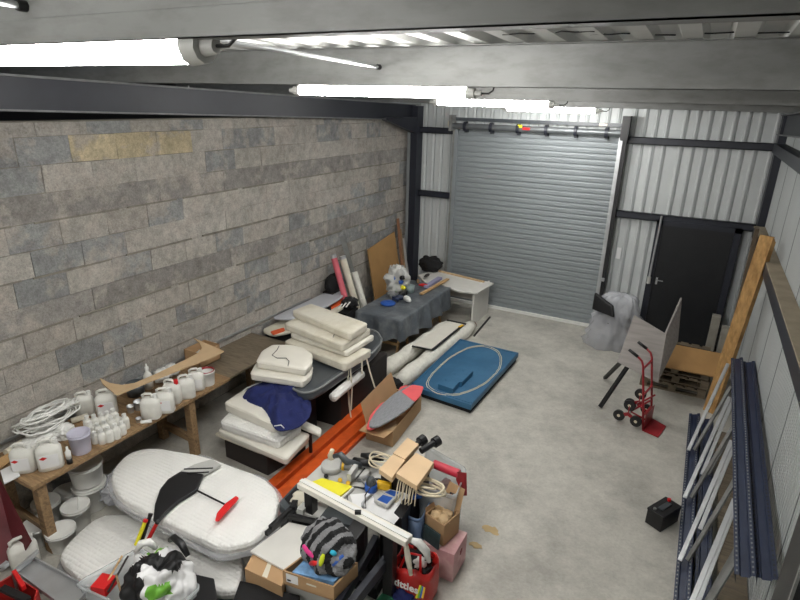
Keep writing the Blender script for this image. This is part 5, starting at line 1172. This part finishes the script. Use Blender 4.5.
# ------------------------------------------------------------------ pallet rack frames against right wall
def rackframe(xb, xt, yn, yf, lab, off=.05, slotc='grey'):
    t = thing('rack_frame', (xb, (yn+yf)/2, 0), lab, 'rack frame')
    zt = .95
    dirv = Vector((xt-xb, 0, zt)).normalized(); nrm = Vector((dirv.z, 0, -dirv.x))
    e1 = Vector((.95, 0, .31)); e2 = Vector((-.31, 0, .95))
    for nm, cx_, cz in (('lower_post', xb, .06), ('upper_post', xt, zt)):
        mb = MB(); c = Vector((cx_, 0, cz))
        prof = [(-.075, -.078), (-.05, -.08), (-.004, -.08), (0, -.076), (0, -.042), (-.014, -.032), (-.014, .032), (0, .042), (0, .076), (-.004, .08), (-.05, .08), (-.075, .078)]
        P = []; F = []
        for u, v in prof:
            sh_ = .06 if nm == 'upper_post' else 0; q = c+e1*v*.8+e2*(u+.03); P += [Vector((q.x, yn, q.z)), Vector((q.x+sh_, yf, q.z))]
        for i in range(len(prof)-1): F.append((2*i, 2*i+1, 2*i+3, 2*i+2))
        mb.add(P, F, False); mb.cur = 1
        for k in range(int(abs(yf-yn)/.05)-1):
            y = yn+.04+k*.05
            for v in (-.059, .059):
                q = c+e1*v*.8+e2*.0312; q.y = y; q.x += sh_*(y-yn)/(yf-yn); mb.add([q+e1*-.006+Vector((0, -.010, 0)), q+e1*.006+Vector((0, -.010, 0)), q+e1*.006+Vector((0, .010, 0)), q+e1*-.006+Vector((0, .010, 0))], [(0, 1, 2, 3)])
        mb.build(nm, ['navy_steel', slotc], t)
    L = .95; lo = Vector((xb-.05, 0, .12)); hi = Vector((xt-.04, 0, zt-.02)); y = yn+off
    while y+L*.9 < yf:
        MB().beam((lo.x, y, lo.z), (hi.x, y+L*.93, hi.z), .035, .03).build('diagonal_brace', 'galv2', t)
        MB().beam((lo.x+.06, y+.04, lo.z), (hi.x+.03, y+.30, hi.z-.03), .032, .025).build('straight_brace', 'galv', t)
        y += L
    return t
rackframe(5.77, 6.02, -6.52, -2.62, 'navy pallet rack frame lying on edge, nearer the open floor', .02, 'grey')
rackframe(5.92, 6.145, -6.48, -2.66, 'navy pallet rack frame lying on edge, right against the ribbed wall', .5, 'black')
tag(MB().prism([(6.03, -6.9), (6.26, -6.9), (6.26, -2.8), (6.04, -2.8)], 0, .02).build('timber_sheet', 'greywood'), 'weathered board on the floor under the rack frames', 'board')
# black cabinet side at right edge
e = AY(800, 502, -7.3); x0 = AY(784, 550, -7.3).x
t = thing('dark_cabinet', (6.1, -7.5, 0), 'tall black cabinet side with steel edge at the lower right corner', 'cabinet')
MB().box(x0+.012, 6.26, -7.6, -7.3, 0, 2.5).build('cabinet_body', 'black', t, bevel=.004)
MB().box(x0, x0+.012, -7.603, -7.585, 0, 2.5).build('steel_edge', 'galv', t)
# floor marks
for k, (px, py, r_) in enumerate(((491, 530, .1), (476, 545, .07))):
    c = A(px, py); pts = [c+Vector((r_*cos(a)*random.uniform(.5, 1.2), r_*.6*sin(a)*random.uniform(.5, 1.2), .001)) for a in [i*pi/8 for i in range(16)]]
    tag(MB().slab(pts, (0, 0, .002)).build('powder_stain', 'stain'), ['larger tan powder stain on the floor by the pink carton', 'smaller tan powder stain on the floor by the pink carton'][k], 'stain')
# ------------------------------------------------------------------ world + view
w = bpy.data.worlds.new('World'); bpy.context.scene.world = w; w.use_nodes = True
w.node_tree.nodes['Background'].inputs[0].default_value = (.75, .8, .85, 1); w.node_tree.nodes['Background'].inputs[1].default_value = .3
sc = bpy.context.scene
sc.view_settings.view_transform = 'Standard'; sc.view_settings.look = 'None'; sc.view_settings.exposure = 0.24; sc.view_settings.gamma = 1
